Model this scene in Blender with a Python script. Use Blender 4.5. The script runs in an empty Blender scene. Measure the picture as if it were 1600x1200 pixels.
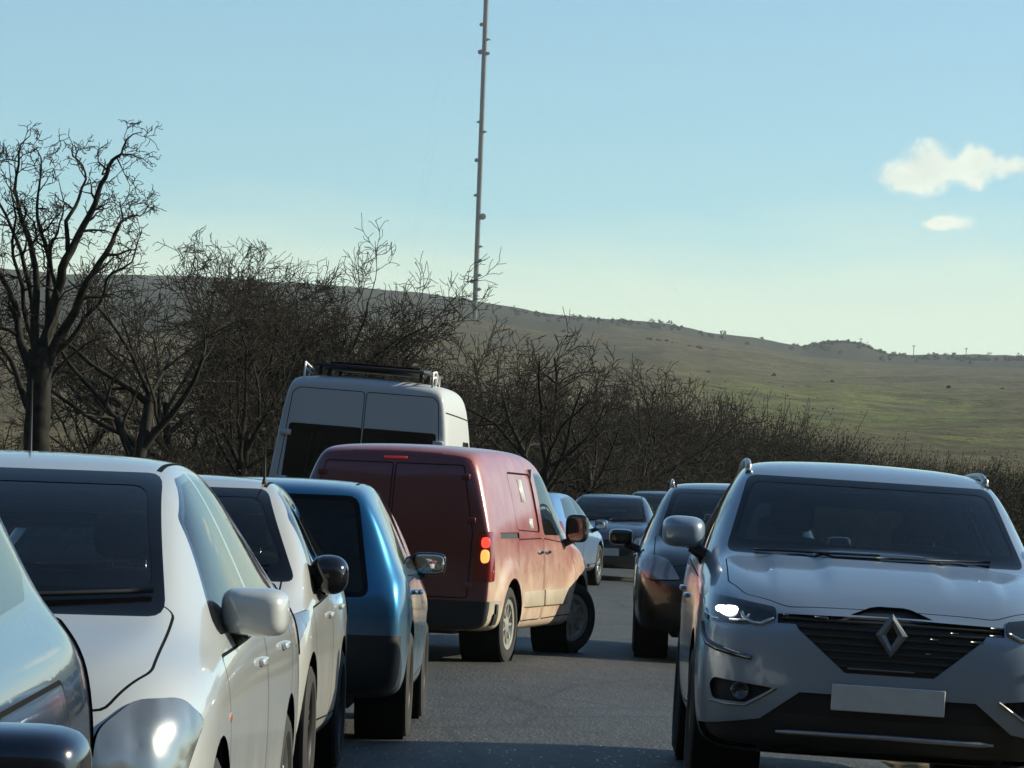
import bpy, bmesh, math, random
import numpy as np
from mathutils import Vector, Matrix, Euler
PI = math.pi
R = math.radians
scene = bpy.context.scene
COL = scene.collection

# ------------------------------------------------------------------ camera / light / exposure
EYE = 1.49
FPX = 6500.0                      # focal length in pixels of a 1600 px wide picture
ROLL = R(2.1)
PITCH = math.atan(160 / FPX)
cd = bpy.data.cameras.new('camera')
cam = bpy.data.objects.new('camera', cd)
COL.objects.link(cam)
cd.sensor_width = 36.0
cd.lens = 36.0 * FPX / 1600.0
cd.clip_start = 0.1
cd.clip_end = 30000
cam.matrix_world = Matrix.Translation((0, 0, EYE)) @ Euler((R(90) + PITCH, 0, 0)).to_matrix().to_4x4() @ Matrix.Rotation(ROLL, 4, 'Z')
scene.camera = cam

SUN_EL, SUN_AZ = R(23), R(76)     # azimuth clockwise from the view direction (+Y)
world = bpy.data.worlds.new('World')
scene.world = world
world.use_nodes = True
wn = world.node_tree
bg = wn.nodes['Background']
sky = wn.nodes.new('ShaderNodeTexSky')
sky.sky_type = 'NISHITA'
sky.sun_disc = False
sky.sun_elevation = SUN_EL
sky.sun_rotation = SUN_AZ
sky.altitude = 1500
sky.air_density = 1.0
sky.dust_density = 0.3
sky.ozone_density = 1.0
tint = wn.nodes.new('ShaderNodeMix'); tint.data_type = 'RGBA'; tint.blend_type = 'MULTIPLY'
tint.inputs[0].default_value = 1.0
tint.inputs[7].default_value = (0.78, 1.05, 1.14, 1)
wn.links.new(sky.outputs[0], tint.inputs[6])
wtc = wn.nodes.new('ShaderNodeTexCoord')
wsep = wn.nodes.new('ShaderNodeSeparateXYZ'); wn.links.new(wtc.outputs['Generated'], wsep.inputs[0])
wmap = wn.nodes.new('ShaderNodeMapping'); wmap.inputs['Scale'].default_value = (9, 9, 55); wn.links.new(wtc.outputs['Generated'], wmap.inputs[0])
wnz = wn.nodes.new('ShaderNodeTexNoise'); wnz.inputs['Scale'].default_value = 1.6; wnz.inputs['Detail'].default_value = 6; wn.links.new(wmap.outputs[0], wnz.inputs['Vector'])
wadd = wn.nodes.new('ShaderNodeMath'); wadd.operation = 'MULTIPLY_ADD'; wn.links.new(wnz.outputs[0], wadd.inputs[0]); wadd.inputs[1].default_value = .028; wn.links.new(wsep.outputs[2], wadd.inputs[2])
wr_ = wn.nodes.new('ShaderNodeMapRange'); wr_.interpolation_type = 'SMOOTHSTEP'
wn.links.new(wadd.outputs[0], wr_.inputs[0])
for k_, v_ in ((1, .088), (2, .055), (3, 0.0), (4, .8)): wr_.inputs[k_].default_value = v_
bank = wn.nodes.new('ShaderNodeMix'); bank.data_type = 'RGBA'
wn.links.new(wr_.outputs[0], bank.inputs[0]); wn.links.new(tint.outputs[2], bank.inputs[6]); bank.inputs[7].default_value = (7.0, 7.9, 6.3, 1)
def w_math(op, a, b=None):
    n = wn.nodes.new('ShaderNodeMath'); n.operation = op
    for i, v in enumerate((a, b)):
        if v is None: continue
        if hasattr(v, 'links'): wn.links.new(v, n.inputs[i])
        else: n.inputs[i].default_value = v
    return n.outputs[0]


def w_dir(px, py):     # direction of a photo pixel as (x/y, z/y)
    du, dv = px - 800, py - 600
    c, s_ = math.cos(ROLL), math.sin(ROLL)
    return (du * c + dv * s_) / FPX, (160 - (-du * s_ + dv * c)) / FPX


PUFFS = [(1450, 258, 44, 42), (1415, 280, 48, 22), (1537, 250, 34, 30), (1495, 262, 34, 18), (1590, 258, 30, 20), (1525, 285, 16, 16)]
PUFFS_LOW = [(1488, 347, 42, 13), (1466, 350, 26, 8)]
wy = w_math('MAXIMUM', wsep.outputs[1], .01)
wu, wv_ = w_math('DIVIDE', wsep.outputs[0], wy), w_math('DIVIDE', wsep.outputs[2], wy)
cnz = wn.nodes.new('ShaderNodeTexNoise'); cnz.inputs['Scale'].default_value = 210; cnz.inputs['Detail'].default_value = 7; cnz.inputs['Roughness'].default_value = .55
wn.links.new(wtc.outputs['Generated'], cnz.inputs['Vector'])
field = None
for px, py, rx, rz in PUFFS + PUFFS_LOW:
    cx, cz = w_dir(px, py)
    a_ = w_math('POWER', w_math('ABSOLUTE', w_math('MULTIPLY', w_math('SUBTRACT', wu, cx), FPX / rx)), 2.0)
    b_ = w_math('POWER', w_math('ABSOLUTE', w_math('MULTIPLY', w_math('SUBTRACT', wv_, cz), FPX / rz)), 2.0)
    f_ = w_math('EXPONENT', w_math('MULTIPLY', w_math('ADD', a_, b_), -1.15))
    field = f_ if field is None else w_math('ADD', field, f_)
field = w_math('ADD', field, w_math('MULTIPLY', w_math('MULTIPLY', w_math('SUBTRACT', cnz.outputs[0], .5), 2.0), w_math('MINIMUM', w_math('MULTIPLY', field, 3.0), 1.0)))
cmr = wn.nodes.new('ShaderNodeMapRange'); cmr.interpolation_type = 'SMOOTHSTEP'
wn.links.new(field, cmr.inputs[0])
for k_, v_ in ((1, .20), (2, 1.05), (3, 0.0), (4, .88)): cmr.inputs[k_].default_value = v_
cmix = wn.nodes.new('ShaderNodeMix'); cmix.data_type = 'RGBA'
wn.links.new(cmr.outputs[0], cmix.inputs[0]); wn.links.new(bank.outputs[2], cmix.inputs[6]); cmix.inputs[7].default_value = (8.6, 9.0, 7.6, 1)
wn.links.new(cmix.outputs[2], bg.inputs[0])
bg.inputs[1].default_value = 0.098

sd = bpy.data.lights.new('sun', 'SUN')
sd.energy = 5.0
sd.angle = R(0.5)
sd.color = (1.0, 0.92, 0.70)
sun = bpy.data.objects.new('sun', sd)
COL.objects.link(sun)
sdir = Vector((math.sin(SUN_AZ) * math.cos(SUN_EL), math.cos(SUN_AZ) * math.cos(SUN_EL), math.sin(SUN_EL)))
sun.rotation_euler = sdir.to_track_quat('Z', 'Y').to_euler()
scene.view_settings.view_transform = 'Standard'
scene.view_settings.look = 'None'
scene.view_settings.exposure = 0.35
scene.view_settings.gamma = 1.0
scene.render.engine = 'CYCLES'
scene.cycles.max_bounces = 40
scene.cycles.diffuse_bounces = 3
scene.cycles.glossy_bounces = 4
scene.cycles.transmission_bounces = 6
scene.cycles.transparent_max_bounces = 16
scene.cycles.volume_bounces = 40


def at(px, py, d):
    """world point at distance d (along +Y) seen at photo pixel px, py (1600x1200)"""
    du, dv = px - 800, py - 600
    c, s = math.cos(ROLL), math.sin(ROLL)
    u = du * c + dv * s
    v = -du * s + dv * c
    return Vector((u / FPX * d, d, EYE + (160 - v) / FPX * d))


# ------------------------------------------------------------------ helpers
def sstep(a, b, x):
    t = np.clip((np.asarray(x, float) - a) / (b - a), 0, 1)
    return t * t * (3 - 2 * t)


def tag(o, label=None, cat=None, group=None, kind=None):
    if label: o['label'] = label
    if cat: o['category'] = cat
    if group: o['group'] = group
    if kind: o['kind'] = kind
    return o


def empty(name, loc=(0, 0, 0), rz=0.0):
    o = bpy.data.objects.new(name, None)
    COL.objects.link(o)
    o.location = loc
    o.rotation_euler = (0, 0, rz)
    return o


def mesh_obj(name, verts, faces, mat=None, parent=None, smooth=True, mats=None, fmat=None):
    me = bpy.data.meshes.new(name)
    me.from_pydata([tuple(v) for v in verts], [], [tuple(f) for f in faces])
    if mats:
        for m in mats: me.materials.append(m)
        if fmat is not None: me.polygons.foreach_set('material_index', np.asarray(fmat, np.int32))
    elif mat: me.materials.append(mat)
    me.polygons.foreach_set('use_smooth', np.full(len(me.polygons), smooth))
    me.update()
    o = bpy.data.objects.new(name, me)
    COL.objects.link(o)
    if parent: o.parent = parent
    return o


def bm_obj(name, bm, mat, parent=None, smooth=True, sharp=None):
    me = bpy.data.meshes.new(name)
    bm.to_mesh(me); bm.free()
    if mat: me.materials.append(mat)
    me.polygons.foreach_set('use_smooth', np.full(len(me.polygons), smooth))
    if smooth and sharp: me.set_sharp_from_angle(angle=R(sharp))
    me.update()
    o = bpy.data.objects.new(name, me)
    COL.objects.link(o)
    if parent: o.parent = parent
    return o


def add_box(bm, c, s, rot=None, bevel=0.0, seg=2):
    m = Matrix.Translation(c) @ (rot.to_4x4() if rot else Matrix.Identity(4)) @ Matrix.Diagonal((s[0], s[1], s[2], 1))
    r = bmesh.ops.create_cube(bm, size=1.0, matrix=m)
    if bevel:
        es = list({e for v in r['verts'] for e in v.link_edges})
        bmesh.ops.bevel(bm, geom=es, offset=bevel, segments=seg, affect='EDGES', profile=0.5)


def add_superell(bm, c, r, e1=0.7, e2=0.7, rot=None, nu=16, nv=28, squash=None):
    """rounded solid; squash(p)->p deforms the unit-space vertex"""
    def sp(w, e): return math.copysign(abs(w) ** e, w)
    rows = []
    M = rot if rot else Matrix.Identity(3)
    for i in range(nu + 1):
        ph = -PI / 2 + PI * i / nu
        row = []
        n = 1 if i in (0, nu) else nv
        for j in range(n):
            th = 2 * PI * j / nv
            p = Vector((sp(math.cos(ph), e1) * sp(math.cos(th), e2), sp(math.cos(ph), e1) * sp(math.sin(th), e2), sp(math.sin(ph), e1)))
            if squash: p = squash(p)
            p = Vector((p.x * r[0], p.y * r[1], p.z * r[2]))
            row.append(bm.verts.new(Vector(c) + M @ p))
        rows.append(row)
    for i in range(nu):
        a, b = rows[i], rows[i + 1]
        for j in range(nv):
            k = (j + 1) % nv
            if len(a) == 1: bm.faces.new((a[0], b[k], b[j]))
            elif len(b) == 1: bm.faces.new((a[j], a[k], b[0]))
            else: bm.faces.new((a[j], a[k], b[k], b[j]))


def add_tube(bm, pts, rad, sides=8, cap=True):
    pts = [Vector(p) for p in pts]
    rads = rad if hasattr(rad, '__len__') else [rad] * len(pts)
    rings = []
    for i, p in enumerate(pts):
        t = (pts[min(i + 1, len(pts) - 1)] - pts[max(i - 1, 0)]).normalized()
        ref = Vector((0, 0, 1)) if abs(t.z) < 0.9 else Vector((1, 0, 0))
        a = t.cross(ref).normalized(); b = t.cross(a)
        rings.append([bm.verts.new(p + (a * math.cos(2 * PI * k / sides) + b * math.sin(2 * PI * k / sides)) * rads[i]) for k in range(sides)])
    for i in range(len(rings) - 1):
        for k in range(sides):
            bm.faces.new((rings[i][k], rings[i][(k + 1) % sides], rings[i + 1][(k + 1) % sides], rings[i + 1][k]))
    if cap:
        bm.faces.new(rings[0]); bm.faces.new(rings[-1][::-1])


def lathe(bm, prof, axis_c, sides=40, sx=1):
    """profile list of (x along axle, radius) spun about the X axis through axis_c"""
    rings = []
    for (x, r) in prof:
        rings.append([bm.verts.new(Vector(axis_c) + Vector((x * sx, r * math.cos(2 * PI * k / sides), r * math.sin(2 * PI * k / sides)))) for k in range(sides)])
    for i in range(len(rings) - 1):
        for k in range(sides):
            bm.faces.new((rings[i][k], rings[i][(k + 1) % sides], rings[i + 1][(k + 1) % sides], rings[i + 1][k]))
    return rings


def extrude_poly(bm, poly, mat4, depth):
    """prism: poly in local XY, extruded along local Z by depth, placed by mat4"""
    a = [bm.verts.new(mat4 @ Vector((p[0], p[1], 0))) for p in poly]
    b = [bm.verts.new(mat4 @ Vector((p[0], p[1], depth))) for p in poly]
    n = len(poly)
    bm.faces.new(a[::-1]); bm.faces.new(b)
    for i in range(n):
        bm.faces.new((a[i], a[(i + 1) % n], b[(i + 1) % n], b[i]))


# ------------------------------------------------------------------ materials
def nmat(name):
    m = bpy.data.materials.new(name)
    m.use_nodes = True
    return m, m.node_tree, m.node_tree.nodes['Principled BSDF']


def mixrgb(nt, fac, a, b, blend='MIX'):
    n = nt.nodes.new('ShaderNodeMix'); n.data_type = 'RGBA'; n.blend_type = blend
    for sock, v in ((n.inputs[0], fac), (n.inputs[6], a), (n.inputs[7], b)):
        if hasattr(v, 'is_linked') or hasattr(v, 'links'): nt.links.new(v, sock)
        elif isinstance(v, (int, float)): sock.default_value = v
        else: sock.default_value = (*v, 1) if len(v) == 3 else v
    return n.outputs[2]


def math_n(nt, op, a, b=None, clamp=False):
    n = nt.nodes.new('ShaderNodeMath'); n.operation = op; n.use_clamp = clamp
    for i, v in enumerate((a, b)):
        if v is None: continue
        if hasattr(v, 'links'): nt.links.new(v, n.inputs[i])
        else: n.inputs[i].default_value = v
    return n.outputs[0]


def noise_n(nt, scale, detail=4, vec=None, rough=0.55):
    n = nt.nodes.new('ShaderNodeTexNoise')
    n.inputs['Scale'].default_value = scale
    n.inputs['Detail'].default_value = detail
    n.inputs['Roughness'].default_value = rough
    if vec is not None: nt.links.new(vec, n.inputs['Vector'])
    return n.outputs[0]


def ramp_n(nt, fac, stops):
    n = nt.nodes.new('ShaderNodeValToRGB')
    el = n.color_ramp.elements
    while len(el) < len(stops): el.new(0.5)
    for e, (p, c) in zip(el, stops):
        e.position = p
        e.color = (c, c, c, 1) if isinstance(c, (int, float)) else (*c, 1)
    nt.links.new(fac, n.inputs[0])
    return n.outputs[0]


def simple(name, col, rough=0.5, metal=0.0, noise=0.0, scale=20, coat=0.0, spec=0.5):
    m, nt, b = nmat(name)
    b.inputs['Roughness'].default_value = rough
    b.inputs['Metallic'].default_value = metal
    b.inputs['Coat Weight'].default_value = coat
    b.inputs['Specular IOR Level'].default_value = spec
    if noise:
        tc = nt.nodes.new('ShaderNodeTexCoord')
        f = noise_n(nt, scale, 5, tc.outputs['Object'])
        c = mixrgb(nt, f, [x * (1 - noise) for x in col], [min(1, x * (1 + noise)) for x in col])
        nt.links.new(c, b.inputs['Base Color'])
        nt.links.new(math_n(nt, 'ADD', math_n(nt, 'MULTIPLY', f, noise * 0.4), rough - noise * 0.2), b.inputs['Roughness'])
    else:
        b.inputs['Base Color'].default_value = (*col, 1)
    return m


def paint(name, col, metal=0.0, rough=0.35, dirt=0.5, dirt_top=0.75, dirt_col=(0.30, 0.265, 0.20), coat_rough=0.04, flake=0.0, film=0.10, coat=1.0):
    """car paint under clear coat, with road salt and grime thrown up the lower panels"""
    m, nt, b = nmat(name)
    tc = nt.nodes.new('ShaderNodeTexCoord')
    ob = tc.outputs['Object']
    sep = nt.nodes.new('ShaderNodeSeparateXYZ'); nt.links.new(ob, sep.inputs[0])
    n1 = noise_n(nt, 3.5, 6, ob, 0.62)
    n2 = noise_n(nt, 45, 4, ob, 0.6)
    base = (*col, 1)
    if flake:
        vo = nt.nodes.new('ShaderNodeTexVoronoi'); vo.inputs['Scale'].default_value = 900
        nt.links.new(ob, vo.inputs['Vector'])
        base = mixrgb(nt, math_n(nt, 'MULTIPLY', vo.outputs['Color'], flake), col, [min(1, c * 1.6) for c in col])
    h = math_n(nt, 'DIVIDE', sep.outputs[2], dirt_top)
    f = math_n(nt, 'SUBTRACT', 1.0, h, True)
    f = math_n(nt, 'MULTIPLY', math_n(nt, 'POWER', f, 0.7), math_n(nt, 'ADD', math_n(nt, 'MULTIPLY', n1, 1.3), 0.25))
    f = math_n(nt, 'ADD', math_n(nt, 'MULTIPLY', f, dirt * 1.3), math_n(nt, 'MULTIPLY', math_n(nt, 'SUBTRACT', n2, 0.5), 0.10 * dirt), True)
    f = math_n(nt, 'ADD', f, math_n(nt, 'MULTIPLY', math_n(nt, 'SUBTRACT', n1, 0.15, True), film), True)
    c = mixrgb(nt, f, base, dirt_col)
    nt.links.new(c, b.inputs['Base Color'])
    nt.links.new(math_n(nt, 'MULTIPLY', math_n(nt, 'SUBTRACT', 1.0, f), metal), b.inputs['Metallic'])
    b.inputs['Roughness'].default_value = rough
    nt.links.new(math_n(nt, 'MULTIPLY', math_n(nt, 'SUBTRACT', 1.0, math_n(nt, 'MULTIPLY', f, 0.55)), coat), b.inputs['Coat Weight'])
    b.inputs['Specular IOR Level'].default_value = .5 * coat
    nt.links.new(math_n(nt, 'ADD', math_n(nt, 'MULTIPLY', f, 0.4), coat_rough), b.inputs['Coat Roughness'])
    bp = nt.nodes.new('ShaderNodeBump'); bp.inputs['Strength'].default_value = 0.02; bp.inputs['Distance'].default_value = 0.01
    nt.links.new(noise_n(nt, 14, 3, ob), bp.inputs['Height'])
    nt.links.new(bp.outputs[0], b.inputs['Coat Normal'])
    return m


def glass(name, tintc=(0.34, 0.40, 0.40), dust=0.03):
    """thin tinted glazing with a film of dust: transparent + sharp reflection"""
    m = bpy.data.materials.new(name); m.use_nodes = True
    nt = m.node_tree
    nt.nodes.remove(nt.nodes['Principled BSDF'])
    out = nt.nodes['Material Output']
    tr = nt.nodes.new('ShaderNodeBsdfTransparent'); tr.inputs[0].default_value = (*tintc, 1)
    gl = nt.nodes.new('ShaderNodeBsdfGlossy'); gl.inputs['Roughness'].default_value = 0.02
    gl.inputs['Color'].default_value = (0.95, 0.95, 0.95, 1)
    df = nt.nodes.new('ShaderNodeBsdfDiffuse'); df.inputs[0].default_value = (0.3, 0.3, 0.27, 1)
    fr = nt.nodes.new('ShaderNodeFresnel'); fr.inputs[0].default_value = 1.36
    tc = nt.nodes.new('ShaderNodeTexCoord')
    nz = noise_n(nt, 4, 6, tc.outputs['Object'], 0.65)
    m0 = nt.nodes.new('ShaderNodeMixShader')
    nt.links.new(math_n(nt, 'MULTIPLY', nz, dust * 2), m0.inputs[0])
    nt.links.new(tr.outputs[0], m0.inputs[1]); nt.links.new(df.outputs[0], m0.inputs[2])
    m1 = nt.nodes.new('ShaderNodeMixShader')
    nt.links.new(fr.outputs[0], m1.inputs[0])
    nt.links.new(m0.outputs[0], m1.inputs[1]); nt.links.new(gl.outputs[0], m1.inputs[2])
    nt.links.new(m1.outputs[0], out.inputs[0])
    return m


def emit(name, col, strength, base=(0.2, 0.2, 0.2)):
    m, nt, b = nmat(name)
    b.inputs['Base Color'].default_value = (*base, 1)
    b.inputs['Emission Color'].default_value = (*col, 1)
    b.inputs['Emission Strength'].default_value = strength
    b.inputs['Roughness'].default_value = 0.15
    return m


M = {}
M['rubber'] = simple('rubber', (0.018, 0.018, 0.018), 0.85, noise=0.5, scale=30)
M['black'] = simple('black_plastic', (0.018, 0.019, 0.02), 0.55, noise=0.35, scale=18)
M['gloss_black'] = simple('gloss_black', (0.006, 0.006, 0.007), 0.12, coat=0.6)
M['frit'] = simple('black_glass_border', (0.004, 0.004, 0.005), 0.08, spec=.15)
M['gap'] = simple('panel_gap', (0.006, 0.006, 0.006), 0.9, spec=0.1)
M['trim'] = simple('cabin_trim', (0.020, 0.021, 0.022), 0.9, noise=0.3)
M['seat'] = simple('seat_cloth', (0.012, 0.012, 0.013), 0.95, noise=0.3, scale=60)
M['chrome'] = simple('chrome', (0.72, 0.72, 0.70), 0.12, 1.0)
M['alloy'] = simple('alloy', (0.42, 0.42, 0.41), 0.35, 0.9, noise=0.25)
M['hubcap'] = simple('silver_hubcap', (0.42, 0.41, 0.37), 0.4, 0.5, noise=0.3)
M['darkrim'] = simple('dark_alloy', (0.05, 0.05, 0.05), 0.4, 0.7, noise=0.25)
M['plate_white'] = simple('white_plate', (0.55, 0.56, 0.54), 0.35, noise=0.15)
M['plate_yellow'] = simple('yellow_plate', (0.55, 0.40, 0.04), 0.35, noise=0.15)
M['lens'] = simple('clear_lens', (0.55, 0.56, 0.55), 0.22, 0.75, coat=1.0, noise=0.3, scale=14)
def lamp_mat(name, col):
    m, nt, b = nmat(name)
    tc = nt.nodes.new('ShaderNodeTexCoord')
    vo = nt.nodes.new('ShaderNodeTexVoronoi'); vo.inputs['Scale'].default_value = 11; vo.feature = 'SMOOTH_F1'; nt.links.new(tc.outputs['Object'], vo.inputs[0])
    wv = nt.nodes.new('ShaderNodeTexWave'); wv.inputs['Scale'].default_value = 2.2; wv.inputs['Distortion'].default_value = 4; nt.links.new(tc.outputs['Object'], wv.inputs[0])
    nt.links.new(mixrgb(nt, ramp_n(nt, wv.outputs[1], [(.05, 0), (.5, 1)]), [c * .6 for c in col], col), b.inputs['Base Color'])
    b.inputs['Metallic'].default_value = .6; b.inputs['Roughness'].default_value = .16; b.inputs['Coat Weight'].default_value = 1.0
    bp = nt.nodes.new('ShaderNodeBump'); bp.inputs['Strength'].default_value = .35; bp.inputs['Distance'].default_value = .02
    nt.links.new(vo.outputs['Distance'], bp.inputs['Height']); nt.links.new(bp.outputs[0], b.inputs['Normal'])
    return m
M['lens'] = lamp_mat('lamp_reflector_and_lens', (.34, .36, .36))
M['darklens'] = simple('dark_lens', (0.045, 0.05, 0.052), 0.08, 0.55, coat=1.0, noise=0.4, scale=16)
M['redlens'] = simple('red_lens', (0.22, 0.008, 0.008), 0.12, coat=1.0, noise=0.2)
M['amberlens'] = simple('amber_lens', (0.5, 0.16, 0.02), 0.12, coat=1.0)
M['glass'] = glass('tinted_glass')
M['glass_dark'] = glass('privacy_glass', (0.05, 0.055, 0.055))
M['glass_front'] = glass('windscreen_glass', (0.56, 0.63, 0.63), 0.012)
M['studs'] = simple('grille_stud_metal', (.20, .20, .19), .35, .8)
M['clear'] = glass('clear_polycarbonate', (.93, .95, .95), .03)
M['glass_rear'] = glass('rear_screen_glass', (.72, .78, .78), .02)
M['mirror'] = simple('mirror_glass', (0.8, 0.8, 0.8), 0.02, 1.0)
M['white_lamp'] = emit('lit_headlamp', (0.88, 0.92, 1.0), 6)
M['red_lamp'] = emit('lit_tail_lamp', (1.0, 0.05, 0.03), 1.6, (0.4, 0.01, 0.01))
M['amber_lamp'] = emit('lit_indicator', (1.0, 0.36, 0.09), 1.3, (0.5, 0.2, 0.03))
M['white_steel'] = simple('white_steel', (0.75, 0.75, 0.72), 0.4, noise=0.1)
M['grey_plastic'] = simple('grey_rub_strip', (0.16, 0.15, 0.13), 0.6, noise=0.3)


# ------------------------------------------------------------------ car body: lofted shell, panels cut out of it
def round_poly(poly, r, n=4):
    out = []
    N = len(poly)
    for i in range(N):
        p0, p, p1 = Vector(poly[i - 1]), Vector(poly[i]), Vector(poly[(i + 1) % N])
        a, b = (p0 - p), (p1 - p)
        rr = min(r, a.length * 0.45, b.length * 0.45)
        A, B = p + a.normalized() * rr, p + b.normalized() * rr
        for k in range(n + 1):
            t = k / n
            out.append(tuple(A * (1 - t) ** 2 + p * 2 * t * (1 - t) + B * t * t))
    return out


def ccw(poly):
    s = sum(poly[i - 1][0] * poly[i][1] - poly[i][0] * poly[i - 1][1] for i in range(len(poly)))
    return list(poly) if s > 0 else list(poly)[::-1]


def inset(poly, d):
    poly = ccw(poly)
    cx = sum(p[0] for p in poly) / len(poly); cy = sum(p[1] for p in poly) / len(poly)
    N = len(poly); out = []
    L = []
    for i in range(N):
        a, b = Vector(poly[i]), Vector(poly[(i + 1) % N])
        t = (b - a).normalized(); n = Vector((-t.y, t.x))
        L.append((a + n * d, t))
    for i in range(N):
        (p, t), (q, u) = L[i - 1], L[i]
        den = t.x * u.y - t.y * u.x
        if abs(den) < 1e-6: out.append(tuple(q)); continue
        w = q - p
        k = (w.x * u.y - w.y * u.x) / den
        out.append(tuple(p + t * k))
    return out


class Shell:
    """rows: s, zb, ws, zw, wg, wr, zr, zt per station from nose (s=0) to tail.  X right, Y = -s, Z up."""
    def __init__(self, rows, nose=None, tail=None, scr=None, curve=0.12, level=3, bulge_f=0.05, bulge_r=0.03, rcurve=None):
        n = len(rows)
        st = []
        for i, (s, zb, ws, zw, wg, wr, zr, zt) in enumerate(rows):
            h = zw - zb
            P = [(0, zb), (.45 * ws, zb), (.86 * ws, zb), (ws - .02, zb + .05), (ws - .003, zb + .36 * h), (ws, zb + .66 * h),
                 (ws - .018, zw - .075), (wg, zw), ((wg + wr) / 2 + .012, (zw + zr) / 2), (wr, zr), (wr - .09, zr + .62 * (zt - zr)),
                 (wr * .48, zt - .12 * (zt - zr)), (0, zt)]
            Q = []
            for k, (x, z) in enumerate(P):
                ss = s
                if nose:
                    wgt = max(0.0, 1 - s / nose[1])
                    ss += wgt * float(np.interp(z, [a for a, _ in nose[0]], [b for _, b in nose[0]]))
                if tail:
                    wgt = max(0.0, 1 - (rows[-1][0] - s) / tail[1])
                    ss -= wgt * float(np.interp(z, [a for a, _ in tail[0]], [b for _, b in tail[0]]))
                if scr and k >= 7:
                    wgt = float(sstep(scr[0] - .5, scr[0] - .1, s) * (1 - sstep(scr[1] - .2, scr[1] + .4, s)))
                    ss += wgt * curve * (x / .7) ** 2 - wgt * curve * .5
                Q.append((x, -ss, z))
            st.append(Q)
        verts, faces = [], []
        ring = []
        for Q in st:
            ids = []
            for (x, y, z) in Q:
                verts.append((x, y, z)); ids.append(len(verts) - 1)
            left = []
            for (x, y, z) in Q[1:-1]:
                verts.append((-x, y, z)); left.append(len(verts) - 1)
            ring.append((ids, [ids[0]] + left + [ids[-1]]))
        for i in range(n - 1):
            for k in range(12):
                a, b = ring[i][0], ring[i + 1][0]
                faces.append((a[k], a[k + 1], b[k + 1], b[k]))
                a, b = ring[i][1], ring[i + 1][1]
                faces.append((a[k], b[k], b[k + 1], a[k + 1]))
        for end, sg, bul in ((0, 1, bulge_f), (n - 1, -1, bulge_r)):
            Q = st[end]; ids, lids = ring[end]
            C, Rm, Lm = [], [], []
            for k in range(3, 10):
                x, y, z = Q[k]
                f = (k - 2) / 8.0
                zc = z * .7 + .3 * (Q[0][2] + (Q[12][2] - Q[0][2]) * f)
                verts.append((0, y + sg * bul, zc)); C.append(len(verts) - 1)
                verts.append((x * .55, y + sg * bul * .75, z * .85 + zc * .15)); Rm.append(len(verts) - 1)
                verts.append((-x * .55, y + sg * bul * .75, z * .85 + zc * .15)); Lm.append(len(verts) - 1)
            for side, mid, flip in ((ids, Rm, sg < 0), (lids, Lm, sg > 0)):
                o = [side[k] for k in range(2, 11)]
                m = [side[1]] + mid + [side[11]]
                c = [side[0]] + C + [side[12]]
                for (p, q) in ((o, m), (m, c)):
                    for k in range(8):
                        f = (p[k], q[k], q[k + 1], p[k + 1])
                        faces.append(f[::-1] if flip else f)
        me = bpy.data.meshes.new('tmp'); me.from_pydata(verts, [], faces); me.update()
        ob = bpy.data.objects.new('tmp', me); COL.objects.link(ob)
        md = ob.modifiers.new('s', 'SUBSURF'); md.levels = level; md.render_levels = level
        dg = bpy.context.evaluated_depsgraph_get(); dg.update()
        ev = bpy.data.meshes.new_from_object(ob.evaluated_get(dg))
        self.bm = bmesh.new(); self.bm.from_mesh(ev)
        bpy.data.objects.remove(ob); bpy.data.meshes.remove(me); bpy.data.meshes.remove(ev)
        bmesh.ops.recalc_face_normals(self.bm, faces=self.bm.faces[:])
        self.lay = self.bm.faces.layers.int.new('reg')
        self.names = ['body']
        self.bm.normal_update()

    def reg(self, name):
        self.names.append(name)
        return len(self.names) - 1

    def _index(self):
        self.fl = list(self.bm.faces)
        self.fc = np.array([f.calc_center_median()[:] for f in self.fl])
        self.fn = np.array([f.normal[:] for f in self.fl])
        self.fr = np.zeros(len(self.fl), int)
        self.pos = {f: i for i, f in enumerate(self.fl)}

    def cut(self, name, poly, view, only=(0,), lim=None, rid=None):
        """cut a convex polygon (seen from one side) out of the shell as a region of its own"""
        bm, lay = self.bm, self.lay
        if not hasattr(self, 'fl'): self._index()
        poly = ccw(poly)
        P = np.array(poly)
        if rid is None: rid = self.reg(name)
        c, n = self.fc, self.fn
        A, B = ((-c[:, 1], c[:, 2]) if view in 'RL' else (c[:, 0], c[:, 2]) if view in 'FB' else (c[:, 0], -c[:, 1]))
        pad = .15
        ok = np.isin(self.fr, only) & (A > P[:, 0].min() - pad) & (A < P[:, 0].max() + pad) & (B > P[:, 1].min() - pad) & (B < P[:, 1].max() + pad)
        ok &= {'R': (c[:, 0] > .25) & (n[:, 0] > .12), 'L': (c[:, 0] < -.25) & (n[:, 0] < -.12), 'F': n[:, 1] > .10, 'B': n[:, 1] < -.10, 'T': n[:, 2] > .25}[view]
        F = [self.fl[i] for i in np.nonzero(ok)[0]]
        F = [f for f in F if f.is_valid and (lim is None or lim(f.calc_center_median(), f.normal))]
        N = len(poly)
        touched = set()
        for i in range(N):
            if not F: break
            (ax, az), (bx, bz) = poly[i], poly[(i + 1) % N]
            na, nb = -(bz - az), (bx - ax)
            l = math.hypot(na, nb)
            if l < 1e-9: continue
            na /= l; nb /= l
            if view in 'RL': co, no = Vector((0, -ax, az)), Vector((0, -na, nb))
            elif view in 'FB': co, no = Vector((ax, 0, az)), Vector((na, 0, nb))
            else: co, no = Vector((ax, -az, 0)), Vector((na, -nb, 0))
            # only the faces that straddle the line need cutting
            ins, mid = [], []
            for f in F:
                d = [(v.co - co).dot(no) for v in f.verts]
                if min(d) > -1e-6: ins.append(f)
                elif max(d) > 1e-6: mid.append(f)
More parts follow.
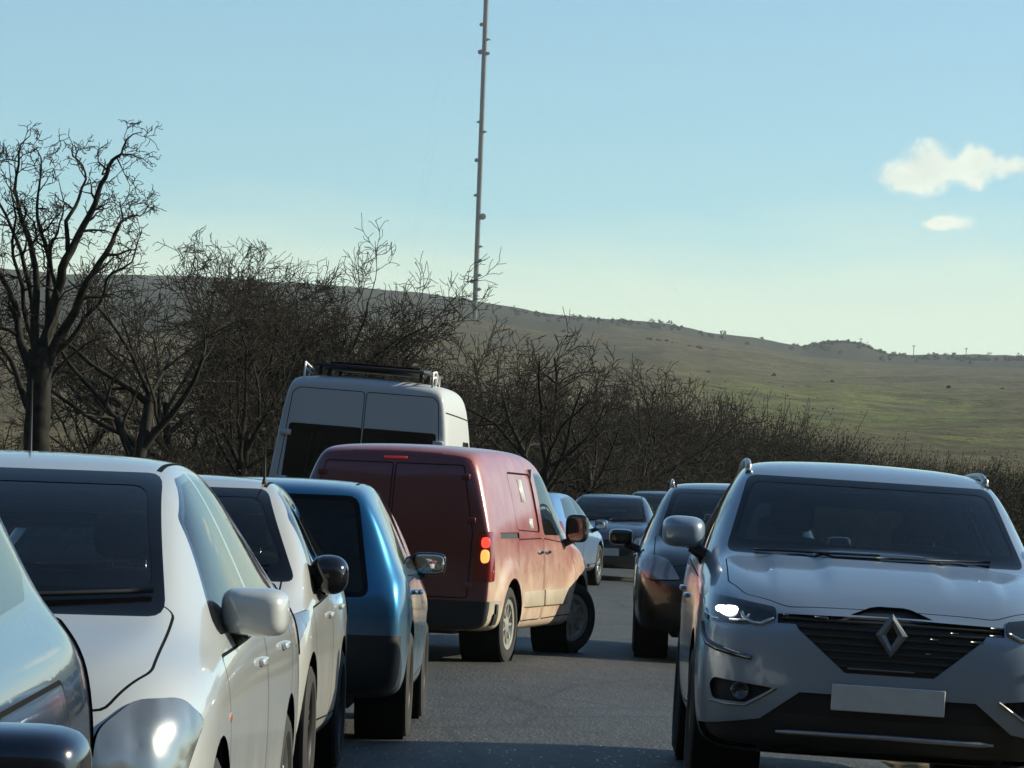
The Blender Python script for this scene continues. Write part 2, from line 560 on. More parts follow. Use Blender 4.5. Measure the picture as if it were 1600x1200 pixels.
            if mid:
                done = set()
                for f in mid:
                    for e in list(f.edges):
                        if e in done: continue
                        done.add(e)
                        v0, v1 = e.verts
                        d0, d1 = (v0.co - co).dot(no), (v1.co - co).dot(no)
                        if d0 * d1 < 0 and abs(d0) > 1e-6 and abs(d1) > 1e-6:
                            ne, nv = bmesh.utils.edge_split(e, v0, d0 / (d0 - d1))
                            done.add(ne)
                for f in mid:
                    on = [v for v in f.verts if abs((v.co - co).dot(no)) <= 2e-6]
                    pieces = [f]
                    if len(on) == 2 and not bm.edges.get(on):
                        nf, _ = bmesh.utils.face_split(f, on[0], on[1])
                        if nf: pieces.append(nf)
                    for q in pieces:
                        touched.add(q)
                        if (q.calc_center_median() - co).dot(no) > 0: ins.append(q)
            F = ins
        for f in F: f[lay] = rid
        touched.update(F)
        newf = []
        for f in touched:
            if not f.is_valid: continue
            f.normal_update()
            if f in self.pos:
                i = self.pos[f]
                self.fc[i] = f.calc_center_median()[:]; self.fn[i] = f.normal[:]; self.fr[i] = f[lay]
            else: newf.append(f)
        if newf:
            for k, f in enumerate(newf): self.pos[f] = len(self.fl) + k
            self.fl += newf
            self.fc = np.vstack([self.fc, [f.calc_center_median()[:] for f in newf]])
            self.fn = np.vstack([self.fn, [f.normal[:] for f in newf]])
            self.fr = np.concatenate([self.fr, [f[lay] for f in newf]])
        return rid

    def delete(self, rid):
        fs = [self.fl[i] for i in np.nonzero(self.fr == rid)[0]]
        fs = [f for f in fs if f.is_valid and f[self.lay] == rid]
        self.fr[self.fr == rid] = -1
        bmesh.ops.delete(self.bm, geom=fs, context='FACES')

    def build(self, root, body_mat, mats, liner=True, parts=None, offs=None, part_names=None):
        """mats: region name -> material.  parts: region names that become child objects of their own"""
        bm = self.bm
        bm.normal_update()
        bm.verts.index_update()
        bm.faces.ensure_lookup_table()
        V = np.array([v.co[:] for v in bm.verts]); VN = np.array([v.normal[:] for v in bm.verts])
        groups = {}
        for f in bm.faces:
            groups.setdefault(f[self.lay], []).append([v.index for v in f.verts])
        parts = parts or {}
        offs = offs or {}
        made = {}
        bodyf, bodym, bm_mats = [], [], [body_mat]
        for rid, fl in groups.items():
            nm = self.names[rid]
            if nm in parts:
                used = sorted({i for f in fl for i in f}); mp = {u: k for k, u in enumerate(used)}
                vv = V[used] + VN[used] * offs.get(nm, 0.0)
                o = mesh_obj(parts[nm], vv, [[mp[i] for i in f] for f in fl], mats.get(nm, body_mat), root)
                made.setdefault(nm, []).append(o)
            else:
                m = mats.get(nm, body_mat)
                if m not in bm_mats: bm_mats.append(m)
                bodyf += fl; bodym += [bm_mats.index(m)] * len(fl)
        used = sorted({i for f in bodyf for i in f}); mp = {u: k for k, u in enumerate(used)}
        fb = [[mp[i] for i in f] for f in bodyf]
        o = mesh_obj('body', V[used], fb, None, root, True, bm_mats, bodym)
        made['body'] = [o]
        if liner:
            keep = [f for f in bodyf if np.mean(V[f, 2]) > .45]
            for rid, fl in groups.items():
                if self.names[rid] in parts and not any(w in self.names[rid] for w in ('glass', 'window', 'screen', 'sunroof')):
                    keep += [f for f in fl if np.mean(V[f, 2]) > .45]
            used = sorted({i for f in keep for i in f}); mp = {u: k for k, u in enumerate(used)}
            mesh_obj('cabin_lining', V[used] - VN[used] * .028, [[mp[i] for i in f][::-1] for f in keep], M['trim'], root)
        bm.free()
        return made


def wheel(root, x, s, r, w, side, rim_mat, style='alloy', steer=0.0, name='wheel', spokes=5):
    """side=+1 right, -1 left; returns tyre with its rim as a child"""
    bm = bmesh.new()
    hw = w / 2
    prof = [(-hw * .75, r * .66), (-hw, r * .74), (-hw * 1.02, r * .86), (-hw * .86, r * .97), (-hw * .5, r), (0, r * 1.002), (hw * .5, r), (hw * .86, r * .97),
            (hw * 1.02, r * .86), (hw, r * .74), (hw * .75, r * .66)]
    lathe(bm, prof, (0, 0, 0), 48)
    bmesh.ops.recalc_face_normals(bm, faces=bm.faces[:])
    t = bm_obj(name, bm, M['rubber'], root, True, 40)
    bm = bmesh.new()
    sx = side
    rr = r * .67
    if style == 'hub':
        rings = lathe(bm, [(hw * .78, rr * 1.0), (hw * .9, rr * .97), (hw * .86, rr * .80), (hw * .55, rr * .72), (hw * .50, rr * .40), (hw * .78, rr * .30), (hw * .82, rr * .12), (hw * .82, .001)], (0, 0, 0), 40, sx)
        for k in range(9):
            a = 2 * PI * k / 9
            add_box(bm, (sx * hw * .62, math.cos(a) * rr * .56, math.sin(a) * rr * .56), (.03, .022, rr * .5), Matrix.Rotation(a - PI / 2, 3, 'X'))
    else:
        lathe(bm, [(hw * .80, rr * 1.0), (hw * .88, rr * .97), (hw * .7, rr * .90), (-hw * .2, rr * .84), (-hw * .3, .001)], (0, 0, 0), 40, sx)
        lathe(bm, [(hw * .35, rr * .30), (hw * .66, rr * .27), (hw * .72, rr * .1), (hw * .72, .001)], (0, 0, 0), 24, sx)
        for k in range(spokes):
            a = 2 * PI * k / spokes + .3
            for da in (-.13, .13):
                b = a + da
                add_box(bm, (sx * hw * .58, math.cos(b) * rr * .58, math.sin(b) * rr * .58), (.035, rr * .13, rr * .74), Matrix.Rotation(b - PI / 2, 3, 'X'), .008, 1)
    bmesh.ops.recalc_face_normals(bm, faces=bm.faces[:])
    rm = bm_obj('rim', bm, rim_mat, t, True, 35)
    if style != 'hub':
        bm = bmesh.new()
        lathe(bm, [(-hw * .1, rr * .62), (hw * .05, rr * .62), (hw * .05, .02)], (0, 0, 0), 24, sx)
        bm_obj('brake_disc', bm, M['gap'], t)
    t.location = (x * side, -s, r)
    t.rotation_euler = (0, 0, steer)
    return t


def arches(sh, s_list, r_a, z):
    for s in s_list:
        poly = [(s + r_a * math.cos(a), z + r_a * math.sin(a)) for a in np.linspace(0, 2 * PI, 33)[:-1]]
        for v in 'RL':
            rid = sh.cut('arch', poly, v, lim=lambda c, n: abs(c.x) > .45)
            sh.delete(rid)


def arch_liners(root, s_list, r_a, z, x_in, x_out):
    for s in s_list:
        for sg in (1, -1):
            bm = bmesh.new()
            rings = lathe(bm, [(x_out, r_a + .002), (x_in, r_a + .002), (x_in, .01)], (0, -s, z), 40, sg)
            bm_obj('wheel_well', bm, M['gap'], root)


def seat(root, x, s, z0=.45, w=.50, head=1.22, mat=None, lean=.16):
    bm = bmesh.new()
    rot = Matrix.Rotation(lean, 3, 'X')
    add_superell(bm, (x, -s, z0 + .06), (w / 2, .27, .10), .4, .4)
    hb = head - .10 - (z0 + .1)
    add_superell(bm, (x, -s - .27, z0 + .1 + hb / 2), (w / 2, .09, hb / 2 + .02), .45, .5, rot)
    o = bm_obj('seat', bm, mat or M['seat'], root, True)
    bm = bmesh.new()
    add_superell(bm, (x, -s - .36, head + .03), (.125, .05, .085), .5, .5, rot)
    bm_obj('headrest', bm, mat or M['seat'], o)
    for d in (-.06, .06):
        bm = bmesh.new()
        add_tube(bm, [(x + d, -s - .34, head - .12), (x + d, -s - .36, head + .0)], .006, 8)
        bm_obj('headrest_post', bm, M['chrome'], o)
    return o


def cabin(root, s_dash, s_front, s_rear, zdash=.98, w=1.36, head=1.2, zfloor=.38, driver=1, seat_off=.36):
    """dashboard, steering wheel, two front seats, rear bench, floor"""
    bm = bmesh.new()
    add_superell(bm, (0, -s_dash, zdash - .16), (w / 2, .26, .17), .45, .35)
    bm_obj('dashboard', bm, M['trim'], root)
    bm = bmesh.new()
    add_box(bm, (0, -(s_dash + s_rear + .5) / 2, zfloor), (w, s_rear + .6 - s_dash, .03))
    bm_obj('cabin_floor', bm, M['trim'], root)
    seat(root, seat_off, s_front, head=head); seat(root, -seat_off, s_front, head=head)
    bm = bmesh.new()
    add_superell(bm, (0, -s_rear, .52), (w / 2 - .06, .27, .11), .4, .3)
    add_superell(bm, (0, -s_rear - .32, .80), (w / 2 - .06, .09, .32), .4, .3, Matrix.Rotation(.18, 3, 'X'))
    for d in (-.38, .38):
        add_superell(bm, (d, -s_rear - .40, head - .05), (.12, .045, .075), .5, .5)
    bm_obj('rear_bench', bm, M['seat'], root)
    bm = bmesh.new()
    c = Vector((seat_off * driver, -s_dash - .34, zdash - .06))
    q = Matrix.Rotation(R(-25), 3, 'X')
    ring = [c + q @ Vector((.185 * math.cos(a), 0, .185 * math.sin(a))) for a in np.linspace(0, 2 * PI, 33)]
    add_tube(bm, ring, .016, 8, False)
    add_box(bm, c, (.34, .02, .05), q)
    bm_obj('steering_wheel', bm, M['black'], root)


def mirror(root, side, s, z, x0, w=.22, h=.16, d=.16, mat=None, arm_mat=None, x_gap=.05, drop=.05, round_e=.48):
    """door mirror: housing on a stalk, glass facing the tail"""
    mat = mat or M['black']; arm_mat = arm_mat or M['black']
    bm = bmesh.new()
    cx = (x0 + x_gap + w / 2) * side
    def sq(p):
        y = p.y if p.y > 0 else p.y * .35
        k = 1 - .12 * max(0, p.y)
        return Vector((p.x * k, y, p.z * k))
    add_superell(bm, (cx, -s, z), (w / 2, d * .62, h / 2), round_e, round_e, None, 18, 32, sq)
    o = bm_obj('door_mirror', bm, mat, root)
    bm = bmesh.new()
    add_superell(bm, (cx, -s - d * .215, z), (w * .44, .012, h * .42), round_e, round_e)
    bm_obj('mirror_glass', bm, M['mirror'], o)
    bm = bmesh.new()
    add_tube(bm, [((x0 - .05) * side, -s - .02, z - h / 2 - drop), ((x0 + x_gap * .6) * side, -s, z - h / 2 - drop * .4), (cx - side * w * .18, -s + .01, z - h * .40)], [.045, .035, .035], 10)
    bm_obj('mirror_arm', bm, arm_mat, o)
    return o


def handle(root, side, x, s, z, mat):
    bm = bmesh.new()
    add_superell(bm, ((x + .006) * side, -s, z), (.016, .095, .015), .6, .6)
    return bm_obj('door_handle', bm, mat, root)


def place(root, x, y, heading, tilt=0.0, z=0.0):
    """nose at (x, y); heading = angle of the nose from +Y, clockwise; tilt = lean to the right"""
    root.location = (x, y, z)
    root.rotation_euler = (0, tilt, -heading)


# region helpers shared by all cars
def do_side_windows(sh, wins, mats_name='side_window', frame=.02, r=.04):
    for v in 'RL':
        for w in wins:
            big = round_poly(ccw(w), r)
            sh.cut('window_seal', inset(big, -frame), v)
            sh.cut(mats_name, big, v, only=(len(sh.names) - 1,))


def do_door(sh, poly, r=.06, gap=.010):
    for v in 'RL':
        big = round_poly(ccw(poly), r)
        rid = sh.cut('gap', big, v)
        sh.cut('door', inset(big, gap), v, only=(rid,))


def line_cut(sh, pts, view, w=.009, name='gap', only=(0,), lim=None):
    for a, b in zip(pts[:-1], pts[1:]):
        a, b = Vector(a), Vector(b)
        t = (b - a).normalized(); n = Vector((-t.y, t.x)) * w / 2
        sh.cut(name, [tuple(a - n), tuple(b - n), tuple(b + n), tuple(a + n)], view, only=only, lim=lim)


# ------------------------------------------------------------------ vehicles
from mathutils.bvhtree import BVHTree


def hit(tree, o, d):
    r = tree.ray_cast(Vector(o), Vector(d))
    return r[0] if r[0] is not None else None


def plate_part(root, tree, z, rear, mat, x=0.0, w=.52, tilt=0.0):
    p = hit(tree, (x, -9 if rear else 3, z), (0, 1 if rear else -1, 0))
    if p is None: return
    bm = bmesh.new()
    sg = -1 if rear else 1
    add_box(bm, (x, p.y + sg * .016, z), (w + .02, .016, .125), Matrix.Rotation(tilt, 3, 'X'), .004, 1)
    o = bm_obj('number_plate', bm, mat, root, True, 30)
    if not rear: return o
    bm = bmesh.new()
    for (cx, cz, sx, sz) in ((0, .0595, w + .026, .007), (0, -.0595, w + .026, .007), (w / 2 + .008, 0, .007, .12), (-w / 2 - .008, 0, .007, .12)):
        add_box(bm, (x + cx, p.y + sg * .0262, z + cz), (sx, .008, sz))
    bm_obj('plate_surround', bm, M['black'], o)
    return o


HATCH = [
    (0.00, .24, .55, .70, .48, .36, .74, .76), (0.06, .23, .70, .77, .62, .46, .81, .83), (0.20, .22, .82, .84, .73, .55, .885, .90),
    (0.45, .21, .87, .90, .775, .61, .955, .965), (0.75, .21, .885, .94, .795, .66, 1.0, 1.01), (0.95, .21, .885, .955, .805, .69, 1.04, 1.05),
    (1.25, .21, .885, .97, .82, .69, 1.17, 1.21), (1.65, .21, .885, .985, .83, .655, 1.345, 1.40), (2.05, .21, .885, 1.0, .83, .60, 1.475, 1.525),
    (2.40, .21, .885, 1.0, .83, .575, 1.51, 1.555), (3.00, .21, .885, 1.01, .83, .565, 1.51, 1.56), (3.50, .22, .885, 1.02, .82, .555, 1.475, 1.525),
    (3.90, .24, .88, 1.03, .81, .54, 1.40, 1.445), (4.15, .26, .87, 1.02, .80, .52, 1.28, 1.31), (4.33, .28, .85, .98, .77, .55, 1.10, 1.12),
    (4.42, .30, .80, .92, .71, .52, 1.00, 1.01), (4.45, .33, .70, .84, .62, .45, .88, .90)]
HATCH_NOSE = ([(.2, .10), (.38, .0), (.6, .0), (.75, .03), (.85, .08)], .5)
HATCH_TAIL = ([(.2, .12), (.4, 0), (.8, .0), (.95, .02), (1.1, .06)], .3)
# steep all-glass tailgate
STEEP = HATCH[:10] + [
    (3.00, .21, .885, 1.01, .83, .60, 1.515, 1.56), (3.50, .22, .885, 1.02, .82, .60, 1.51, 1.555), (3.95, .24, .88, 1.03, .81, .595, 1.49, 1.535),
    (4.16, .26, .87, 1.03, .80, .59, 1.46, 1.50), (4.25, .27, .86, 1.02, .79, .60, 1.39, 1.42), (4.36, .28, .84, .99, .77, .64, 1.12, 1.15),
    (4.43, .30, .81, .92, .74, .62, .97, .99), (4.45, .33, .74, .84, .66, .54, .88, .90)]


def hatch(name, L, W, H, mat, label, cat='car', group=None, rows=HATCH, level=3, rear_cut=None, lamp='poly', lamp_poly=None, tail_poly=None,
          mirror_mat=None, glassm=None, rearglass=None, rim=None, style='alloy', plate=True, wheels=True, front_plate='plate_white', rails=False, antenna=None,
          interior=True, mirror_kw=None, grille=True, bumper_dark=True, seam=True, tail=HATCH_TAIL, rim_spokes=5, lift=0.0, bumper_z=.40, scr_w=.675, ext=0.0, mirror_z=None, tail_mat='redlens'):
    a, b, c = L / 4.45, W / 1.77, H / 1.56
    root = empty(name)
    tag(root, label, cat, group)
    rws = [(s * a, zb * c if i else zb * c, ws * b, zw * c, wg * b, wr * b, zr * c, zt * c) for i, (s, zb, ws, zw, wg, wr, zr, zt) in enumerate(rows)]
    sh = Shell(rws, ([(z * c, d) for z, d in HATCH_NOSE[0]], HATCH_NOSE[1]), ([(z * c, d) for z, d in tail[0]], tail[1]), (.95 * a, 2.0 * a), .14, level)
    tree = BVHTree.FromBMesh(sh.bm)
    def P2(pts): return [(x * b, z * c) for x, z in pts]
    def S2(pts): return [(s * a, z * c) for s, z in pts]
    wr_ = .315 if H < 1.6 else .335
    sf, sr = .88 * a, 3.58 * a
    arches(sh, (sf, sr), wr_ + .05, wr_ + .01)
    # glazing
    scr = round_poly(P2([(-scr_w, 1.045), (scr_w, 1.045), (.535, 1.492), (-.535, 1.492)]), .05)
    lim = lambda cc, n: .7 * a < -cc.y < 2.45 * a
    rid = sh.cut('screen_border', scr, 'F', lim=lim)
    sh.cut('windscreen', round_poly(inset(P2([(-scr_w, 1.085), (scr_w, 1.085), (.535, 1.492), (-.535, 1.492)]), .042), .05), 'F', only=(rid,))
    rc = rear_cut or [(-.50, 1.09), (.50, 1.09), (.45, 1.41), (-.45, 1.41)]
    rid = sh.cut('screen_border', round_poly(P2(rc), .07), 'B', lim=lambda cc, n: -cc.y > 3.2 * a)
    sh.cut('rear_window', round_poly(inset(P2(rc), .03), .05), 'B', only=(rid,))
    do_side_windows(sh, [S2([(1.36 + lift, 1.0 + lift), (2.5, 1.02 + lift), (2.5, 1.475), (2.12, 1.455), (1.72, 1.325)]), S2([(2.57, 1.022 + lift), (3.5 + ext, 1.055 + lift), (3.74 + ext, 1.13 + lift * .7), (3.46 + ext * 1.2, 1.425), (2.57, 1.477)])])
    # lights
    if lamp_poly:
        for sg in (1, -1):
            lp = round_poly(ccw([(x * sg, z) for x, z in P2(lamp_poly)]), .03)
            rid = sh.cut('gap', inset(lp, -.007), 'F', lim=lambda cc, n: -cc.y < .75)
            sh.cut('headlight', lp, 'F', only=(rid,))
    tp = tail_poly or [(.56, .78), (.86, .80), (.86, 1.06), (.66, 1.10)]
    for sg in (1, -1):
        sh.cut('tail_light', round_poly([(x * sg, z) for x, z in P2(tp)], .03), 'B', lim=lambda cc, n: -cc.y > 4.0 * a)
    if grille:
        sh.cut('grille', round_poly(P2([(-.42, .44), (.42, .44), (.50, .56), (-.50, .56)]), .03), 'F', lim=lambda cc, n: -cc.y < .5)
        sh.cut('grille', round_poly(P2([(-.40, .64), (.40, .64), (.44, .71), (-.44, .71)]), .02), 'F', lim=lambda cc, n: -cc.y < .5)
    if bumper_dark:
        rid_b = sh.cut('lower_bumper', P2([(-.9, .15), (.9, .15), (.9, bumper_z), (-.9, bumper_z)]), 'B', lim=lambda cc, n: -cc.y > 4.1 * a and n.y < -.25)
    # doors, bonnet
    rid = sh.cut('gap', round_poly([(x * b, s * a) for x, s in [(-.60, .12), (.60, .12), (.71, .40), (.70, 1.08), (-.70, 1.08), (-.71, .40)]], .05), 'T', lim=lambda cc, n: cc.z > .6 * c)
    sh.cut('bonnet', inset(round_poly([(x * b, s * a) for x, s in [(-.60, .12), (.60, .12), (.71, .40), (.70, 1.08), (-.70, 1.08), (-.71, .40)]], .05), .009), 'T', only=(rid,))
    do_door(sh, S2([(1.14, .36), (2.53, .33), (2.53, .975), (1.14, .925)]))
    do_door(sh, S2([(2.55, .33), (3.25, .33), (3.66, .80), (3.62, .99), (2.55, .975)]))
    for v in 'RL':
        sh.cut('sill', S2([(1.15, .15), (3.2, .15), (3.2, .30), (1.15, .30)]), v)
    if seam:
        for sg in (1, -1):
            line_cut(sh, [(sg * .515 * b, 2.12 * a), (sg * .50 * b, 3.7 * a)], 'T', .018, lim=lambda cc, n: cc.z > 1.3 * c)
    gm = glassm or M['glass']
    made = sh.build(root, mat, {'screen_border': M['frit'], 'window_seal': M['gloss_black'], 'windscreen': M['glass_front'], 'rear_window': rearglass or M['glass_rear'], 'side_window': gm,
                                'headlight': M['lens'], 'tail_light': M[tail_mat], 'grille': M['black'], 'lower_bumper': M['black'], 'gap': M['gap'], 'sill': M['black']},
                    parts={'windscreen': 'windscreen', 'rear_window': 'rear_window', 'side_window': 'side_window', 'headlight': 'headlight', 'tail_light': 'tail_light',
                           'grille': 'grille', 'bonnet': 'bonnet', 'door': 'door', 'lower_bumper': 'bumper'}, offs={'headlight': .012, 'tail_light': .006, 'grille': -.02, 'windscreen': -.002})
    arch_liners(root, (sf, sr), wr_ + .05, wr_ + .01, .55 * b, .855 * b)
    # cut-outs behind grille
    if wheels:
        for s in (sf, sr):
            for sg in (1, -1):
                wheel(root, .775 * b, s, wr_, .20, sg, rim or M['alloy'], style, 0, 'wheel', rim_spokes)
    mk = dict(w=.20, h=.15, d=.17)
    mk.update(mirror_kw or {})
    for sg in (1, -1):
        mirror(root, sg, 1.62 * a, mirror_z or 1.03 * c, .845 * b, mat=mirror_mat or mat, **mk)
    for sg in (1, -1):
        handle(root, sg, .872 * b, 2.32 * a, .86 * c, mat); handle(root, sg, .872 * b, 3.28 * a, .88 * c, mat)
    if plate:
        plate_part(root, tree, .50 * c, False, M[front_plate])
        plate_part(root, tree, .62 * c, True, M['plate_yellow'])
    if lamp == 'bulge':
        for sg in (1, -1):
            bm = bmesh.new()
            add_superell(bm, (.872 * b * sg, -.52 * a - .62, .73 * c), (.012, .035, .018), .7, .7)
            bm_obj('side_repeater', bm, M['amberlens'], root)
    if rails:
        for sg in (1, -1):
            bm = bmesh.new()
            pts = []
            for t in np.linspace(0, 1, 15):
                s = (2.35 + 1.25 * t) * a
                q = hit(tree, (sg * .545 * b, -s, 3), (0, 0, -1))
                pts.append(q + Vector((0, 0, .055 * min(1, 6 * min(t, 1 - t)) + .004)))
            add_tube(bm, pts, .016, 8)
            for t in (0.02, .5, .98):
                s = (2.35 + 1.25 * t) * a
                q = hit(tree, (sg * .545 * b, -s, 3), (0, 0, -1))
                add_box(bm, q + Vector((0, 0, .02)), (.03, .07, .07), None, .008, 1)
            bm_obj('roof_rail', bm, M['chrome'], root)
    if antenna:
        s, x, ln, rake = antenna
        q = hit(tree, (x * b, -s * a, 3), (0, 0, -1))
        bm = bmesh.new()
        add_tube(bm, [q + Vector((0, 0, -.005)), q + Vector((0, -rake * .05, .03)), q + Vector((0, -rake * ln * .5, ln * .55)), q + Vector((0, -rake * ln, ln))], [.016, .007, .0045, .003], 8)
        bm_obj('aerial', bm, M['black'], root)
    bm = bmesh.new()   # wipers parked across the scuttle
    for (x0, x1) in ((.55, -.05), (-.05, -.62)):
        pts = []
        for t in np.linspace(0, 1, 9):
            x = (x0 + (x1 - x0) * t) * b
            q = hit(tree, (x, 3, (1.075 + .035 * t) * c), (0, -1, 0))
            pts.append(q + Vector((0, .012, .012)))
        add_tube(bm, pts, .009, 6)
    bm_obj('wiper', bm, M['black'], root)
    q0, q1 = hit(tree, (.02, -9, .95 * c), (0, 1, 0)), hit(tree, (.42, -9, 1.0 * c), (0, 1, 0))
    if rows is STEEP and q0 and q1:
        bm = bmesh.new()
        add_tube(bm, [q0 + Vector((0, -.02, 0)), q1 + Vector((0, -.02, 0))], [.012, .006], 8)
        add_superell(bm, q0 + Vector((0, -.015, 0)), (.03, .02, .03))
        bm_obj('rear_wiper', bm, M['black'], root)
    if interior:
        cabin(root, 1.30 * a, 2.25 * a + .05, 3.15 * a, .98 * c, 1.38 * b, 1.24 * c, .36)
    bm = bmesh.new()
    add_box(bm, (0, -L * .5, .25), (W * .62, L * .86, .14), None, .03, 1)
    bm_obj('underbody', bm, M['black'], root)
    return root, tree


P_white2 = paint('white_pearl_paint', (0.50, 0.53, 0.54), 0.0, .3, .45, .70, (.36, .32, .24))
P_white3 = paint('white_paint', (0.50, 0.51, 0.50), 0.0, .3, .5, .75, (.36, .32, .24))
P_navy = paint('navy_metallic_paint', (0.018, 0.045, 0.11), .6, .3, .18, .7)
P_blue = paint('bright_blue_paint', (0.008, 0.145, 0.31), .72, .3, .5, .72, (.42, .40, .30), film=.05)
P_red = paint('red_van_paint', (0.30, 0.016, 0.026), 0.0, .35, 0.85, 1.05, (.62, .48, .36), .06, 0, .62)
P_red_shaded = paint('red_tail_shaded', (0.15, 0.008, 0.014), 0.0, .35, .25, .9, (.30, .24, .18), .08, 0, .08)  # darker copy of the van red, with the tail's shade put into its colour
P_silver = paint('silver_grey_paint', (0.24, 0.31, 0.395), .32, .35, .30, .6, (.16, .145, .12), .05, .12)
P_black = paint('black_paint', (0.003, 0.0035, 0.004), .0, .3, .03, .5, film=.0)
P_vanwhite = paint('van_white_paint', (0.52, 0.54, 0.56), 0.0, .35, .35, 1.2, (.36, .33, .26), .08, coat=.15)
P_sky = paint('pale_blue_paint', (0.06, 0.20, 0.46), .3, .3, .5, .7, (.33, .30, .23))
P_dblue = paint('dark_blue_paint', (0.010, 0.022, 0.05), .3, .3, .25, .6)

# --- navy car, nearest on the left, facing the camera
r1, _ = hatch('navy_car', 4.30, 1.80, 1.70, P_navy, 'dark navy car at the lower left corner, nearest the camera', lamp_poly=[(.45, .70), (.78, .74), (.82, .84), (.5, .80)],
              mirror_kw=dict(w=.24, h=.17, d=.19, x_gap=.035), rows=[(q[0], q[1], q[2], q[3] + (.07 if q[0] > .9 else .03), q[4] - .045, q[5] - (.045 if q[0] > 1.2 else .03), q[6], q[7]) for q in STEEP], lift=.07, ext=.24, mirror_mat=simple('dark_navy_shell', (.004, .006, .016), .2, coat=1.0), mirror_z=1.02)
place(r1, -1.757, 4.75, R(180.3))

# --- white hatchback with the aerial
r2, _ = hatch('white_car', 4.45, 1.77, 1.56, P_white2, 'larger white hatchback with a whip aerial and a big white door mirror', lamp='bulge', lamp_poly=[(.575, .60), (.68, .55), (.82, .59), (.855, .76), (.80, .825), (.68, .82), (.59, .74)],
              antenna=(3.35, .10, .29, -.05), mirror_z=1.05, mirror_kw=dict(w=.225, h=.16, d=.2, x_gap=-.055, drop=.06, round_e=.52), grille=True)
place(r2, -1.755, 12.0, R(181.5))

# --- second white car with black door mirror
r3, _ = hatch('small_white_car', 3.55, 1.64, 1.50, P_white3, 'small white hatchback with a black door mirror, in front of the blue hatchback', mirror_mat=M['gloss_black'], scr_w=.765, rows=[(q[0], q[1], q[2], q[3], q[4] + (.02 if .7 < q[0] < 3 else 0), q[5] + {.75: .06, .95: .085, 1.25: .085, 1.65: .055, 2.05: .02}.get(q[0], 0), q[6], q[7]) for q in HATCH],
              lamp_poly=[(.50, .60), (.80, .62), (.86, .92), (.70, .86)], antenna=(2.25, -.50, .22, -.1), mirror_z=1.035, mirror_kw=dict(w=.19, h=.19, d=.16, x_gap=-.045, round_e=.8), rim=M['darkrim'])
place(r3, -1.71, 18.7, R(181.5))

# --- blue hatchback facing away
r4, _ = hatch('blue_hatchback', 3.55, 1.64, 1.50, P_blue, 'bright blue hatchback seen from behind with a large dark tailgate window', rows=STEEP, rearglass=M['glass_dark'], mirror_mat=M['gloss_black'],
              rear_cut=[(-.64, .86), (.64, .86), (.54, 1.46), (-.54, 1.46)], bumper_z=.64, tail_poly=[(.28, .46), (.46, .46), (.46, .51), (.28, .51)], ext=.12, lamp_poly=[(.50, .64), (.80, .66), (.84, .82), (.60, .80)],
              mirror_kw=dict(w=.21, h=.14, d=.14, x_gap=-.05), bumper_dark=True, rim=M['darkrim'])
h4 = R(1.2)
place(r4, -1.36 + 3.55 * math.sin(h4), 23.7 + 3.55 * math.cos(h4), h4)

# --- far cars
r8, _ = hatch('pale_blue_car', 4.1, 1.72, 1.44, P_sky, 'pale blue hatchback driving away beyond the red van, its sunlit side showing', rows=STEEP, level=2, rearglass=M['glass_dark'],
              rear_cut=[(-.60, .98), (.60, .98), (.53, 1.45), (-.53, 1.45)], lamp_poly=[(.50, .64), (.80, .66), (.84, .82), (.60, .80)])
h8 = R(11)
place(r8, 0.02 + 4.1 * math.sin(h8), 62.5 + 4.1 * math.cos(h8), h8)
r9, _ = hatch('dark_blue_car', 4.4, 1.76, 1.43, P_dblue, 'dark blue saloon facing the camera in the distance, beside the pale blue car', level=2, lamp_poly=[(.45, .62), (.80, .66), (.84, .80), (.55, .76)])
place(r9, 1.62, 69.5, R(184.5))
r10, _ = hatch('distant_dark_car', 4.3, 1.78, 1.52, P_dblue, 'farthest dark car, only a strip of its roof showing behind the dark blue saloon', level=2, lamp_poly=[(.45, .62), (.80, .66), (.84, .80), (.55, .76)])
place(r10, 2.95, 82, R(184))
r11, _ = hatch('black_people_carrier', 4.40, 1.78, 1.60, P_black, 'black people carrier with pale roof rails queued behind the silver grey SUV', cat='car', rails=True, mirror_mat=M['gloss_black'],
               lamp_poly=[(.46, .69), (.74, .68), (.87, .82), (.84, .92), (.58, .86)], mirror_kw=dict(w=.22, h=.15, d=.16, x_gap=.06))
place(r11, 2.04, 37.3, R(181.8))


